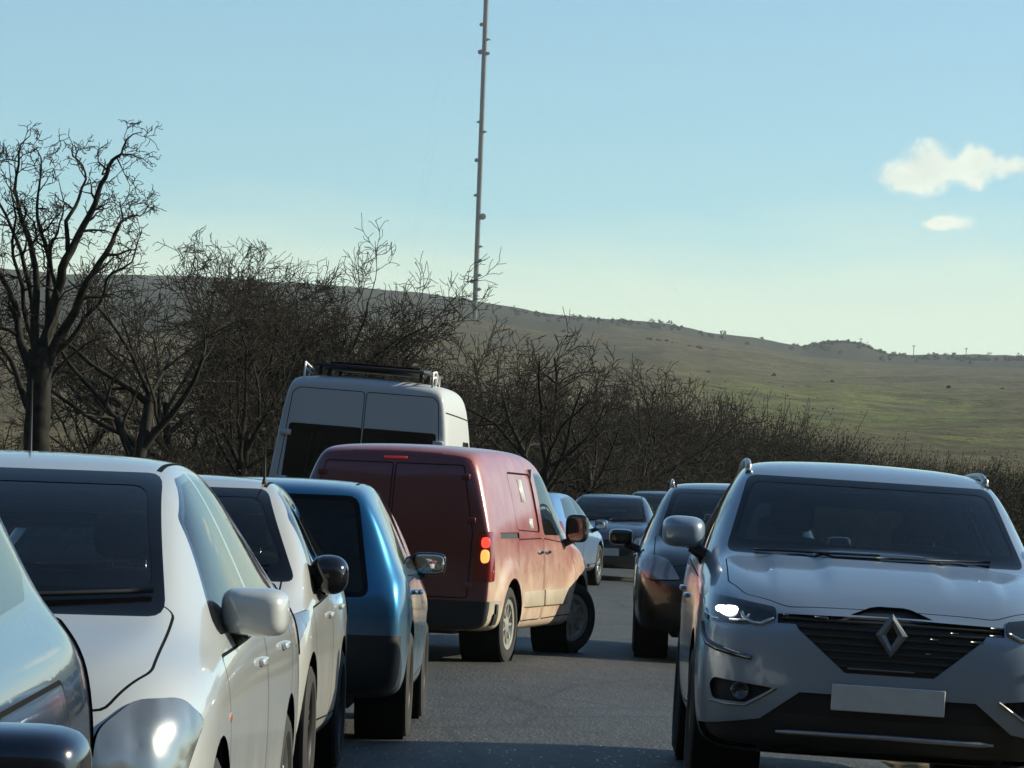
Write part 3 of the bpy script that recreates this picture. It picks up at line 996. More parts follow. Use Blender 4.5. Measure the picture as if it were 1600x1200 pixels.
# --- silver grey SUV, facing the camera on the right
def suv():
    root = empty('silver_suv')
    tag(root, 'silver grey SUV with a lit headlamp and a diamond emblem on its grille', 'car')
    rows = [(0.00, .27, .60, .90, .54, .42, .93, .95), (0.05, .26, .74, .945, .68, .52, .975, .99), (0.16, .25, .855, .985, .79, .60, 1.025, 1.04),
            (0.40, .25, .905, 1.02, .84, .68, 1.075, 1.085), (0.80, .25, .918, 1.06, .86, .75, 1.13, 1.135), (1.12, .25, .92, 1.085, .87, .79, 1.165, 1.17),
            (1.30, .25, .92, 1.095, .88, .80, 1.195, 1.205), (1.60, .25, .92, 1.105, .885, .785, 1.315, 1.36), (1.95, .25, .92, 1.115, .885, .745, 1.475, 1.525),
            (2.25, .25, .92, 1.12, .885, .70, 1.59, 1.645), (2.60, .25, .92, 1.13, .885, .67, 1.635, 1.695), (3.20, .25, .92, 1.14, .88, .655, 1.64, 1.705),
            (3.80, .26, .915, 1.15, .87, .64, 1.62, 1.68), (4.15, .28, .905, 1.16, .86, .62, 1.58, 1.63), (4.38, .30, .89, 1.14, .84, .63, 1.43, 1.46),
            (4.54, .32, .87, 1.06, .80, .64, 1.16, 1.19), (4.64, .35, .82, 1.0, .74, .58, 1.05, 1.07), (4.67, .40, .74, .92, .66, .5, .95, .97)]
    nose = ([(.25, .12), (.36, .02), (.55, .0), (.75, .015), (.88, .03), (.95, .06), (1.0, .10)], .5)
    tail = ([(.3, .1), (.6, 0), (.9, .02), (1.1, .06)], .3)
    sh = Shell(rows, nose, tail, (1.28, 2.25), .16, 3, .06, .03)
    # power bulges pressed into the bonnet
    for v in sh.bm.verts:
        s, x, z = -v.co.y, abs(v.co.x), v.co.z
        if s < 1.35 and z > .97:
            f = float(sstep(.15, .75, s)) * float(1 - sstep(1.15, 1.32, s)) 
            v.co.z += f * (.020 * float(1 - sstep(.27, .325, x)) + .016 * float(1 - sstep(.53, .585, x)))
    sh.bm.normal_update()
    tree = BVHTree.FromBMesh(sh.bm)
    def fp(x, z, off=.0):
        p = hit(tree, (x, 3, z), (0, -1, 0))
        return p + Vector((0, off, 0))
    sf, sr, rw = .95, 3.655, .37
    arches(sh, (sf, sr), rw + .055, rw + .015)
    near = lambda cc, n: -cc.y < .8
    for sg in (1, -1):
        def m(pts): return [(x * sg, z) for x, z in pts]
        sh.cut('headlight', round_poly(m([(.55, .895), (.70, .865), (.875, .87), (.895, .985), (.86, 1.0), (.55, .955)]), .02), 'F', lim=near)
    # grille: band, centre bowl and the hump over the emblem
    g = sh.cut('grille', [(-.542, .885), (.542, .885), (.542, .952), (.2, .945), (-.2, .945), (-.542, .952)][::1], 'F', lim=near)
    sh.cut('grille', [(-.44, .86), (-.40, .80), (-.27, .685), (-.22, .67), (.22, .67), (.27, .685), (.40, .80), (.44, .86), (.47, .8849), (-.47, .8849)], 'F', lim=near, rid=g)
    sh.cut('grille', round_poly([(-.20, .9451), (.20, .9451), (.10, .985), (.06, .992), (-.06, .992), (-.10, .985)], .01), 'F', lim=near, rid=g)
    i = sh.cut('intake', [(-.60, .425), (.60, .425), (.42, .565), (-.42, .565)], 'F', lim=near)
    sh.cut('intake', [(-.95, .2), (.95, .2), (.95, .36), (.60, .4249), (-.60, .4249), (-.95, .36)], 'F', lim=near, rid=i)
    for sg in (1, -1):
        def m(pts): return [(x * sg, z) for x, z in pts]
        rid = sh.cut('bezel', round_poly(m([(.50, .585), (.845, .625), (.86, .575), (.84, .475), (.66, .470)]), .02), 'F', lim=near)
        sh.cut('fog_recess', round_poly(m([(.545, .575), (.83, .605), (.845, .565), (.825, .50), (.675, .495)]), .02), 'F', only=(rid,))
    # windscreen
    scr = [(-.765, 1.195), (.765, 1.195), (.64, 1.60), (-.64, 1.60)]
    lim = lambda cc, n: 1.0 < -cc.y < 2.6
    rid = sh.cut('screen_border', round_poly(scr, .05), 'F', lim=lim)
    sh.cut('windscreen', round_poly(inset([(-.765, 1.225), (.765, 1.225), (.64, 1.60), (-.64, 1.60)], .035), .05), 'F', only=(rid,))
    rid = sh.cut('screen_border', round_poly([(-.60, 1.18), (.60, 1.18), (.52, 1.5), (-.52, 1.5)], .06), 'B', lim=lambda cc, n: -cc.y > 3.6)
    sh.cut('rear_window', round_poly(inset([(-.60, 1.18), (.60, 1.18), (.52, 1.5), (-.52, 1.5)], .03), .05), 'B', only=(rid,))
    do_side_windows(sh, [[(1.68, 1.13), (2.75, 1.145), (2.75, 1.575), (2.35, 1.545), (2.0, 1.425)], [(2.82, 1.147), (3.62, 1.165), (3.62, 1.545), (2.82, 1.575)], [(3.68, 1.167), (4.1, 1.2), (4.0, 1.50), (3.68, 1.54)]])
    bon = [(-.50, .10), (.50, .10), (.70, .24), (.775, .5), (.77, 1.20), (-.77, 1.20), (-.775, .5), (-.70, .24)]
    rid = sh.cut('gap', round_poly(bon, .05), 'T', lim=lambda cc, n: cc.z > .9)
    sh.cut('bonnet', inset(round_poly(bon, .05), .006), 'T', only=(rid,))
    do_door(sh, [(1.42, .40), (2.78, .36), (2.78, 1.10), (1.42, 1.06)])
    do_door(sh, [(2.80, .36), (3.25, .36), (3.72, .85), (3.68, 1.12), (2.80, 1.10)])
    for v in 'RL':
        sh.cut('cladding', [(1.2, .2), (3.5, .2), (3.5, .35), (1.2, .35)], v)
    for sg in (1, -1):
        sh.cut('tail_light', round_poly([(.55 * sg, .9), (.92 * sg, .9), (.92 * sg, 1.08), (.6 * sg, 1.02)], .02), 'B', lim=lambda cc, n: -cc.y > 4.2)
    made = sh.build(root, P_silver, {'screen_border': M['frit'], 'window_seal': M['gloss_black'], 'windscreen': M['glass_front'], 'rear_window': M['glass'], 'side_window': M['glass_dark'],
                             'headlight': M['darklens'], 'tail_light': M['redlens'], 'grille': M['black'], 'gap': M['gap'], 'cladding': M['black'], 'intake': M['black'], 'bezel': P_silver, 'fog_recess': M['black']},
             parts={'windscreen': 'windscreen', 'rear_window': 'rear_window', 'side_window': 'side_window', 'headlight': 'headlight', 'tail_light': 'tail_light', 'grille': 'grille', 'bonnet': 'bonnet',
                    'door': 'door', 'intake': 'air_intake', 'fog_recess': 'fog_lamp_recess'}, offs={'grille': -.02, 'intake': -.03, 'fog_recess': -.03, 'headlight': .004, 'windscreen': -.002})
    arch_liners(root, (sf, sr), rw + .055, rw + .015, .56, .89)
    for s in (sf, sr):
        for sg in (1, -1):
            wheel(root, .80, s, rw, .225, sg, M['alloy'], 'alloy')
    # headlamp internals: bright projector, chrome brow under it, day-running hook below
    for k, hl in enumerate(made['headlight']):
        sg = 1 if sum(v.co.x for v in hl.data.vertices) > 0 else -1
        for (x, z, rx, rz) in ((.765, .926, .046, .025), (.805, .932, .026, .017)):
            p = fp(x * sg, z)
            bm = bmesh.new()
            add_superell(bm, (p.x, p.y - .004, z), (rx, .045, rz), .8, .8, Matrix.Rotation(sg * -.45, 3, 'Z'))
            bm_obj('lamp', bm, M['white_lamp'] if sg > 0 else M['lens'], hl)
        bm = bmesh.new()
        pts = [fp(x * sg, z, .012) for x, z in ((.88, .965), (.875, .905), (.84, .885), (.73, .882), (.70, .888), (.675, .915))]
        add_tube(bm, pts, .008, 8)
        pts = [fp(x * sg, z, .012) for x, z in ((.715, .925), (.70, .895), (.66, .878), (.62, .878), (.585, .895), (.56, .905))]
        add_tube(bm, pts, .009, 8)
        bm_obj('chrome_trim', bm, M['chrome'], hl)
    for sg in (1, -1):
        bm = bmesh.new()
        pts = [fp(x * sg, z, .006) for x, z in ((.885, .85), (.88, .80), (.862, .765), (.82, .745), (.74, .725), (.655, .710))]
        add_tube(bm, pts, [.016, .018, .018, .017, .016, .013], 8)
        bm_obj('running_light', bm, M['darklens'], root)
        bm = bmesh.new()
        p = fp(.70 * sg, .55, -.015)
        lathe(bm, [(0, .001), (.02, .035), (.028, .042), (0, .046)], (0, 0, 0), 20)
        bmesh.ops.transform(bm, matrix=Matrix.Translation(p) @ Matrix.Rotation(PI / 2, 4, 'Z'), verts=bm.verts[:])
        bm_obj('fog_lamp', bm, M['darklens'], root)
        bm = bmesh.new()
        pts = [fp(x * sg, z, .006) for x, z in ((.84, .49), (.76, .482), (.675, .482), (.60, .53), (.53, .575))]
        add_tube(bm, pts, .007, 6)
        bm_obj('fog_lamp_trim', bm, M['chrome'] if False else M['alloy'], root)
    # grille bars and bright studs
    gr = made['grille'][0]
    bm = bmesh.new()
    def glen(z):
        return float(np.interp(z, [.67, .69, .80, .86, .885, .95], [.20, .26, .39, .43, .52, .53]))
    for z in (.70, .735, .77, .805, .84, .875, .91):
        w = glen(z)
        xs = np.linspace(-w, w, 25)
        add_tube(bm, [fp(x, z, -.012) for x in xs], .008, 6)
    bm_obj('grille_bar', bm, M['black'], gr)
    rng = random.Random(4)
    for z in (.715, .75, .785, .82, .855, .89, .925):
        w = glen(z) * .96
        for x in np.linspace(-w, w, max(2, int(w * 14))):
            if abs(x) < .13 and z > .74: continue
            if rng.random() < .62: continue
            l = rng.choice((.012, .018, .03))
            bm = bmesh.new()
            add_tube(bm, [fp(x - l, z, .0), fp(x + l, z, .0)], .0055, 6)
            bm_obj('grille_stud', bm, M['studs'], gr)
    bm = bmesh.new()
    add_tube(bm, [fp(x, .693, .0) for x in np.linspace(-.12, .2, 9)], .005, 6)
    bm_obj('grille_trim', bm, M['studs'], gr)
    # diamond emblem: bevelled ring of two facets per side
    p = fp(0, .862, .012)
    bm = bmesh.new()
    O = [(0, .104), (.076, 0), (0, -.104), (-.076, 0)]
    I = [(0, .052), (.028, 0), (0, -.052), (-.028, 0)]
    Mi = [((a[0] + b[0]) / 2, (a[1] + b[1]) / 2) for a, b in zip(O, I)]
    def ringv(pts, d): return [bm.verts.new(Vector((p.x + x, p.y + d, p.z + z))) for x, z in pts]
    vo, vm, vi, vb = ringv(O, .004), ringv(Mi, .014), ringv(I, .004), ringv(O, -.03)
    for q in range(4):
        k = (q + 1) % 4
        bm.faces.new((vo[q], vo[k], vm[k], vm[q])); bm.faces.new((vm[q], vm[k], vi[k], vi[q])); bm.faces.new((vb[q], vb[k], vo[k], vo[q]))
    bmesh.ops.recalc_face_normals(bm, faces=bm.faces[:])
    bm_obj('emblem', bm, simple('emblem_metal', (.20, .22, .24), .48, .8), root, False)
    pl = plate_part(root, tree, .555, False, M['plate_white'])
    # skid strip along the chin
    bm = bmesh.new()
    pts = [hit(tree, (x, 3, .375 - .012 * abs(x)), (0, -1, 0)) + Vector((0, .012, 0)) for x in np.linspace(-.52, .52, 17)]
    add_tube(bm, pts, [.007] + [.013] * 15 + [.007], 8)
    bm_obj('skid_strip', bm, M['alloy'], root)
    # roof rails
    for sg in (1, -1):
        bm = bmesh.new()
        pts = []
        for t in np.linspace(0, 1, 21):
            q = hit(tree, (sg * (.635 - .02 * t), -(2.35 + 1.75 * t), 3), (0, 0, -1))
            pts.append(q + Vector((0, 0, .036 * min(1, 8 * min(t, 1 - t)) - .004)))
        add_tube(bm, pts, .017, 10)
        for t in (.05, .5, .95):
            q = hit(tree, (sg * (.635 - .02 * t), -(2.35 + 1.75 * t), 3), (0, 0, -1))
            add_box(bm, q + Vector((0, 0, .012)), (.03, .10, .05), None, .01, 1)
        bm_obj('roof_rail', bm, M['alloy'], root)
    for sg in (1, -1):
        mirror(root, sg, 1.70, 1.275, .90, .225, .165, .20, P_silver, M['gloss_black'], -.035, .05, .62)
        handle(root, sg, .912, 2.55, .93, P_silver); handle(root, sg, .912, 3.45, .95, P_silver)
    bm = bmesh.new()
    for (x0, x1) in ((.62, .0), (.02, -.58)):
        pts = []
        for t in np.linspace(0, 1, 9):
            q = fp(x0 + (x1 - x0) * t, 1.205 + .012 * t)
            pts.append(q + Vector((0, .010, .008)))
        add_tube(bm, pts, .006, 6)
    bm_obj('wiper', bm, M['black'], root)
    cabin(root, 1.62, 2.55, 3.45, 1.10, 1.42, 1.36, .45)
    bm = bmesh.new()
    add_superell(bm, (0, -2.22, 1.50), (.12, .02, .038), .5, .5)
    bm_obj('rear_view_mirror', bm, M['black'], root)
    bm = bmesh.new()
    for x in (-.40, .42):
        add_box(bm, (x, -2.16, 1.545), (.10, .004, .028))
    bm_obj('windscreen_sticker', bm, M['plate_white'], root)
    bm = bmesh.new()
    add_box(bm, (0, -2.3, .33), (1.2, 4.0, .16), None, .03, 1)
    bm_obj('underbody', bm, M['black'], root)
    return root


rS = suv()
place(rS, 1.825, 19.85, R(181.0), R(-1.7), -.015)


# --- red panel van
def red_van():
    root = empty('red_van')
    tag(root, 'dusty red panel van with a lit tail lamp, between the two rows', 'van')
    rows = [(0.00, .30, .56, .72, .50, .40, .76, .78), (0.08, .28, .74, .80, .68, .54, .86, .89), (0.28, .26, .86, .90, .78, .62, .99, 1.02),
            (0.65, .25, .895, .98, .81, .67, 1.10, 1.13), (0.95, .25, .90, 1.02, .82, .71, 1.17, 1.20), (1.30, .25, .90, 1.05, .84, .73, 1.38, 1.44),
            (1.70, .25, .90, 1.06, .85, .72, 1.61, 1.67), (2.05, .25, .90, 1.07, .86, .705, 1.72, 1.775), (2.55, .25, .90, 1.07, .87, .70, 1.76, 1.82),
            (3.30, .25, .90, 1.08, .875, .70, 1.765, 1.83), (3.95, .26, .90, 1.09, .875, .695, 1.755, 1.82), (4.22, .28, .895, 1.09, .87, .69, 1.735, 1.795),
            (4.33, .29, .885, 1.09, .86, .68, 1.70, 1.755), (4.38, .31, .855, 1.08, .825, .64, 1.62, 1.66)]
    nose = ([(.25, .12), (.4, 0), (.6, 0), (.75, .05), (.85, .10)], .5)
    tail = ([(.3, -.02), (.55, -.03), (.7, 0), (1.1, .01), (1.4, .05), (1.7, .11)], .5)
    sh = Shell(rows, nose, tail, (.98, 1.9), .14, 3, .05, .02)
    for v in sh.bm.verts:      # raised wheel-arch flares and a recessed side panel
        s, x, z = -v.co.y, v.co.x, v.co.z
        if abs(x) > .6:
            sg = 1 if x > 0 else -1
            for sw in (.92, 3.65):
                d = math.hypot(s - sw, z - .33)
                v.co.x += sg * .030 * float(sstep(.62, .50, d) if False else 1 - sstep(.46, .60, d))
    sh.bm.normal_update()
    tree = BVHTree.FromBMesh(sh.bm)
    sf, sr, rw = .92, 3.65, .325
    arches(sh, (sf, sr), rw + .055, rw + .015)
    scr = [(-.70, 1.20), (.70, 1.20), (.60, 1.68), (-.60, 1.68)]
    lim = lambda cc, n: .6 < -cc.y < 2.2
    rid = sh.cut('screen_border', round_poly(scr, .05), 'F', lim=lim)
    sh.cut('windscreen', inset(round_poly(scr, .05), .04), 'F', only=(rid,))
    do_side_windows(sh, [[(1.30, 1.09), (2.26, 1.10), (2.26, 1.60), (1.98, 1.60), (1.72, 1.53), (1.5, 1.36)]])
    # blind side panel behind the door, sliding-door rail
    for v in 'RL':
        o = round_poly([(2.42, 1.10), (3.34, 1.12), (3.34, 1.62), (2.42, 1.61)], .07)
        rid = sh.cut('gap', o, v)
        sh.cut('side_panel', inset(o, .010), v, only=(rid,))
        sh.cut('rail_slot', [(3.30, 1.055), (4.0, 1.055), (4.0, 1.105), (3.30, 1.105)], v)
    do_door(sh, [(1.16, .36), (2.34, .34), (2.34, 1.055), (1.16, 1.0)])
    do_door(sh, [(2.37, .34), (3.28, .34), (3.36, .85), (3.36, 1.05), (2.37, 1.055)])
    # tail: two doors, lamps up the corners
    for sg in (1, -1):
        sh.cut('tail_light', round_poly([(.735 * sg, .70), (.90 * sg, .70), (.90 * sg, 1.11), (.755 * sg, 1.11)], .02), 'B', lim=lambda cc, n: -cc.y > 4.15)
    for sg in (1, -1):
        o = round_poly([(.008 * sg, .55), (.70 * sg, .55), (.72 * sg, 1.1), (.60 * sg, 1.66), (.008 * sg, 1.66)], .03)
        rid = sh.cut('gap', o, 'B', lim=lambda cc, n: -cc.y > 4.1)
        sh.cut('rear_door', inset(o, .009), 'B', only=(rid,))
    sh.cut('tail_skin', [(-.95, .53), (.95, .53), (.95, 1.9), (-.95, 1.9)], 'B', lim=lambda cc, n: -cc.y > 4.2 and n.y < -.6)
    sh.cut('rear_bumper', [(-.95, .2), (.95, .2), (.95, .53), (-.95, .53)], 'B', lim=lambda cc, n: -cc.y > 4.05 and n.y < -.3)
    for v in 'RL':
        sh.cut('bumper_corner', [(4.07, .2), (4.5, .2), (4.5, .535), (4.07, .535)], v)
    for sg in (1, -1):
        sh.cut('headlight', round_poly([(.50 * sg, .72), (.84 * sg, .74), (.86 * sg, .95), (.70 * sg, .93)], .03), 'F', lim=lambda cc, n: -cc.y < .6)
    sh.cut('grille', round_poly([(-.5, .42), (.5, .42), (.55, .60), (-.55, .60)], .03), 'F', lim=lambda cc, n: -cc.y < .5)
    P_bump = paint('dusty_bumper', (.04, .04, .04), 0, .6, 1.0, .8, (.50, .42, .30), .3)
    made = sh.build(root, P_red, {'screen_border': M['frit'], 'window_seal': M['gloss_black'], 'windscreen': M['glass_front'], 'side_window': M['glass'], 'gap': M['gap'], 'rail_slot': M['black'],
                           'tail_light': M['redlens'], 'headlight': M['lens'], 'grille': M['black'], 'rear_bumper': M['black'], 'bumper_corner': P_bump, 'rear_door': P_red_shaded, 'tail_skin': P_red_shaded},
             parts={'windscreen': 'windscreen', 'side_window': 'side_window', 'door': 'door', 'side_panel': 'side_panel', 'rear_door': 'rear_door', 'tail_light': 'tail_light', 'headlight': 'headlight',
                    'grille': 'grille', 'rear_bumper': 'rear_bumper', 'rail_slot': 'door_rail'}, offs={'side_panel': -.012, 'tail_light': .012, 'rear_bumper': .015, 'rail_slot': -.012})
    arch_liners(root, (sf, sr), rw + .055, rw + .015, .55, .885)
    wheel(root, .80, sr, rw, .20, 1, M['hubcap'], 'hub'); wheel(root, .80, sr, rw, .20, -1, M['hubcap'], 'hub')
    st = R(-30)
    wheel(root, .79, sf, rw, .20, 1, M['hubcap'], 'hub', st); wheel(root, .79, sf, rw, .20, -1, M['hubcap'], 'hub', st)
    # lit bulbs in the right cluster
    for tl in made['tail_light']:
        sg = 1 if sum(v.co.x for v in tl.data.vertices) > 0 else -1
        for (z, m, rz) in ((1.02, M['red_lamp'], .046), (.905, M['amber_lamp'], .058)):
            p = hit(tree, (.83 * sg, -9, z), (0, 1, 0))
            bm = bmesh.new()
            add_superell(bm, (p.x, p.y - .006, z), (.038, .020, rz), .75, .75, Matrix.Rotation(sg * .5, 3, 'Z'))
            bm_obj('lamp', bm, m if sg > 0 else M['redlens'], tl)
    # side mouldings
    for sg in (1, -1):
        bm = bmesh.new()
        for (a, b) in ((1.28, 2.33), (2.38, 3.18)):
            p0 = hit(tree, (3 * sg, -(a + b) / 2, .53), (-sg, 0, 0))
            add_box(bm, (p0.x + .006 * sg, -(a + b) / 2, .53), (.03, b - a, .14), None, .010, 2)
        bm_obj('rub_strip', bm, paint('dusty_rub_strip' + ('' if sg > 0 else '_far'), (.12, .10, .08), 0, .6, .95, 1.1, (.46, .38, .27), .35), root)
        handle(root, sg, .888, 2.22, .93, M['chrome']); handle(root, sg, .888, 2.52, .93, M['chrome'])
        mirror(root, sg, 1.42, 1.14, .87, .21, .25, .19, M['black'], M['black'], .0, .02, .55)
        bm = bmesh.new()
        p0 = hit(tree, (3 * sg, -.98, .80), (-sg, 0, 0))
        add_superell(bm, (p0.x, -.62, .80), (.012, .03, .018), .7, .7)
        bm_obj('side_repeater', bm, M['amberlens'], root)
    # pale stickers on the blind panel (right side)
    for (s, z, ws_, hz) in ((2.86, 1.46, .16, .20), (2.70, 1.18, .15, .085)):
        bm = bmesh.new()
        p0 = hit(tree, (3, -s, z), (-1, 0, 0)); p1 = hit(tree, (3, -s, z + .05), (-1, 0, 0))
        a = math.atan2(p0.x - p1.x, .05)
        add_box(bm, (p0.x - .0115, -s, z), (.004, ws_, hz), Matrix.Rotation(-a, 3, 'Y'))
        bm_obj('panel_sticker', bm, M['plate_white'], root)
    bm = bmesh.new()
    p = hit(tree, (0, -9, 1.70), (0, 1, 0))
    add_box(bm, (0, p.y - .008, 1.70), (.20, .03, .022), None, .006, 1)
    bm_obj('high_brake_light', bm, emit('dim_brake_lamp', (1, .1, .08), .10, (.5, .03, .03)), root)
    plate_part(root, tree, .80, True, M['plate_yellow'], -.33)
    for sg in (1, -1):
        for z in (.66, 1.20, 1.56):
            q = hit(tree, (.70 * sg if z < 1.3 else .62 * sg, -9, z), (0, 1, 0))
            bm = bmesh.new()
            add_box(bm, q + Vector((0, -.010, 0)), (.075, .03, .05), None, .008, 2)
            bm_obj('door_hinge', bm, P_red_shaded, root)
    bm = bmesh.new()
    add_box(bm, (.10, -4.40, .82), (.05, .05, .2), None, .015, 2)
    bm_obj('rear_handle', bm, M['black'], root)
    for x in (-.36, .36):
        seat(root, x, 2.0, .62, .52, 1.42)
    bm = bmesh.new(); add_superell(bm, (0, -1.28, 1.0), (.72, .26, .17), .45, .35)
    bm_obj('dashboard', bm, M['trim'], root)
    bm = bmesh.new(); add_box(bm, (0, -2.42, 1.05), (1.5, .03, 1.2))
    bm_obj('bulkhead', bm, M['trim'], root)
    bm = bmesh.new(); add_box(bm, (0, -2.2, .32), (1.1, 3.9, .16), None, .03, 1)
    bm_obj('underbody', bm, M['black'], root)
    return root


rv = red_van()
for o_ in rv.children_recursive:
    if o_.name.startswith('mirror_glass'):
        o_.data.materials[0] = simple('dim_mirror_glass', (.22, .22, .22), .05, 1.0)
hv = R(13)
place(rv, -.985 + 4.36 * math.sin(hv), 34.8 + 4.36 * math.cos(hv), hv, R(.4))


# --- tall white van with roof gear
def tall_van():
    root = empty('white_camper_van')
    tag(root, 'tall white high-roof van with dark rear windows and a roof rack, behind the red van', 'van')
    rows = [(0.00, .35, .66, .95, .60, .48, 1.0, 1.02), (0.10, .33, .84, 1.05, .78, .62, 1.12, 1.15), (0.35, .30, .95, 1.14, .88, .70, 1.25, 1.28),
            (0.75, .30, .99, 1.22, .90, .76, 1.38, 1.41), (1.05, .30, 1.0, 1.28, .92, .80, 1.52, 1.56), (1.45, .30, 1.0, 1.32, .93, .82, 1.85, 1.92),
            (1.85, .30, 1.0, 1.34, .94, .83, 2.18, 2.25), (2.25, .30, 1.0, 1.35, .95, .83, 2.44, 2.52), (2.8, .30, 1.0, 1.36, .96, .84, 2.58, 2.68),
            (3.8, .30, 1.0, 1.36, .97, .85, 2.62, 2.73), (5.0, .30, 1.0, 1.36, .97, .85, 2.62, 2.73), (5.6, .30, 1.0, 1.36, .97, .85, 2.61, 2.72),
            (5.84, .32, .995, 1.36, .965, .845, 2.58, 2.68), (5.90, .34, .975, 1.36, .945, .82, 2.50, 2.58)]
    rows = [(q[0], q[1], q[2] * 1.13, q[3], q[4] * 1.13, q[5] * 1.13, q[6], q[7]) for q in rows]
    sh = Shell(rows, ([(.3, .1), (.5, 0), (.8, .03), (1.1, .12)], .6), ([(.3, 0), (1.3, .0), (1.8, .05), (2.5, .14)], .7), (1.05, 2.3), .14, 3, .05, .015)
    tree = BVHTree.FromBMesh(sh.bm)
    sf, sr, rw = 1.0, 4.65, .36
    arches(sh, (sf, sr), rw + .06, rw + .02)
    lim = lambda cc, n: .8 < -cc.y < 2.6
    scr = [(-.78, 1.55), (.78, 1.55), (.70, 2.25), (-.70, 2.25)]
    rid = sh.cut('screen_border', round_poly(scr, .05), 'F', lim=lim)
    sh.cut('windscreen', inset(round_poly(scr, .05), .05), 'F', only=(rid,))
    do_side_windows(sh, [[(1.55, 1.42), (2.45, 1.42), (2.45, 2.05), (2.1, 2.05), (1.85, 1.95)], [(2.75, 1.50), (3.75, 1.50), (3.75, 2.02), (2.75, 2.02)]], r=.08)
    for sg in (1, -1):
        o = round_poly([(.006 * sg, .55), (.98 * sg, .55), (.98 * sg, 1.5), (.89 * sg, 2.48), (.82 * sg, 2.54), (.006 * sg, 2.54)], .05)
        rid = sh.cut('gap', o, 'B', lim=lambda cc, n: -cc.y > 5.3)
        d = sh.cut('rear_door', inset(o, .010), 'B', only=(rid,))
        w = round_poly([(.009 * sg, 1.38), (.93 * sg, 1.38), (.89 * sg, 2.10), (.009 * sg, 2.10)], .04)
        sh.cut('rear_window', w, 'B', only=(d,))
    for sg in (1, -1):
        sh.cut('tail_light', round_poly([(.915 * sg, .8), (.99 * sg, .8), (.99 * sg, 1.4), (.915 * sg, 1.4)], .02), 'B', lim=lambda cc, n: -cc.y > 5.5)
        sh.cut('headlight', round_poly([(.60 * sg, .95), (.93 * sg, 1.0), (.93 * sg, 1.22), (.75 * sg, 1.2)], .03), 'F', lim=lambda cc, n: -cc.y < .7)
    sh.cut('grille', round_poly([(-.5, .7), (.5, .7), (.55, .98), (-.55, .98)], .03), 'F', lim=lambda cc, n: -cc.y < .6)
    do_door(sh, [(1.35, .5), (2.55, .45), (2.55, 1.38), (1.35, 1.36)])
    do_door(sh, [(2.6, .45), (3.9, .45), (3.9, 1.38), (2.6, 1.38)])
    for v in 'RL':   # high-level graphics/vent panel lines
        line_cut(sh, [(2.65, 2.32), (5.7, 2.36)], v, .018)
    sh.cut('bumper', [(-1, .25), (1, .25), (1, .53), (-1, .53)], 'B', lim=lambda cc, n: -cc.y > 5.6 and n.y < -.3)
    sh.build(root, P_vanwhite, {'screen_border': M['frit'], 'windscreen': M['glass_front'], 'window_seal': M['gloss_black'], 'side_window': M['glass_dark'], 'gap': M['gap'], 'rear_window': M['glass_dark'],
                                'tail_light': M['redlens'], 'headlight': M['lens'], 'grille': M['black'], 'bumper': M['black']},
             parts={'windscreen': 'windscreen', 'side_window': 'side_window', 'door': 'door', 'rear_door': 'rear_door', 'rear_window': 'rear_window', 'tail_light': 'tail_light', 'headlight': 'headlight', 'grille': 'grille', 'bumper': 'rear_bumper'},
             offs={'tail_light': .01, 'rear_window': .004})
    arch_liners(root, (sf, sr), rw + .06, rw + .02, .6, .98)
    for s in (sf, sr):
        for sg in (1, -1): wheel(root, .87, s, rw, .22, sg, M['hubcap'], 'hub')
    for sg in (1, -1):
        mirror(root, sg, 1.55, 1.62, .94, .2, .34, .16, M['black'], M['black'], .06, .02, .5)
    # hinges on the rear doors
    for sg in (1, -1):
        bm = bmesh.new()
        for z in (.8, 1.42, 1.98):
            p = hit(tree, (.905 * sg, -9, z), (0, 1, 0))
            add_box(bm, p + Vector((.02 * sg, -.012, 0)), (.13, .04, .07), None, .01, 1)
        bm_obj('door_hinge', bm, P_vanwhite, root)
    # roof rack: dark solar panel deck between two pale end hoops
    bm = bmesh.new()
    add_box(bm, (0, -4.4, 2.83), (1.34, 2.4, .04), None, .01, 1)
    for x in (-.62, .62):
        for s in (3.4, 4.5, 5.4):
            add_box(bm, (x, -s, 2.77), (.05, .08, .12), None, .01, 1)
    rk = bm_obj('roof_rack', bm, M['black'], root)
    bm = bmesh.new()
    add_box(bm, (.05, -4.4, 2.865), (1.1, 2.2, .025), None, .004, 1)
    bm_obj('solar_panel', bm, M['frit'], rk)
    for sg in (1, -1):
        bm = bmesh.new()
        x = .80 * sg
        for k, dz in enumerate((0.14, .22)):
            add_tube(bm, [(x - .02 * sg, -5.62, 2.66), (x - .02 * sg, -5.60, 2.66 + dz * .8), (x - .0 * sg, -5.45, 2.67 + dz * .8), (x - .03 * sg, -4.9, 2.62 + dz * .7)], .014, 8)
        for s in (5.45, 5.0):
            add_tube(bm, [(x, -s, 2.62), (x, -s, 2.80)], .012, 6)
        bm_obj('rack_rail', bm, M['white_steel'], root)
    bm = bmesh.new(); add_box(bm, (0, -3.0, .42), (1.3, 5.2, .2), None, .03, 1)
    bm_obj('underbody', bm, M['black'], root)
    bm = bmesh.new(); add_box(bm, (0, -2.6, 1.5), (1.75, .03, 1.9))
    bm_obj('bulkhead', bm, M['trim'], root)
    return root


tv = tall_van()
ht = R(4.6)
place(tv, -1.88 + 5.9 * math.sin(ht), 50.0 + 5.9 * math.cos(ht), ht, R(2.6), .03)


# ------------------------------------------------------------------ terrain
_rs = np.random.RandomState(7)
_tab = _rs.rand(256, 256)


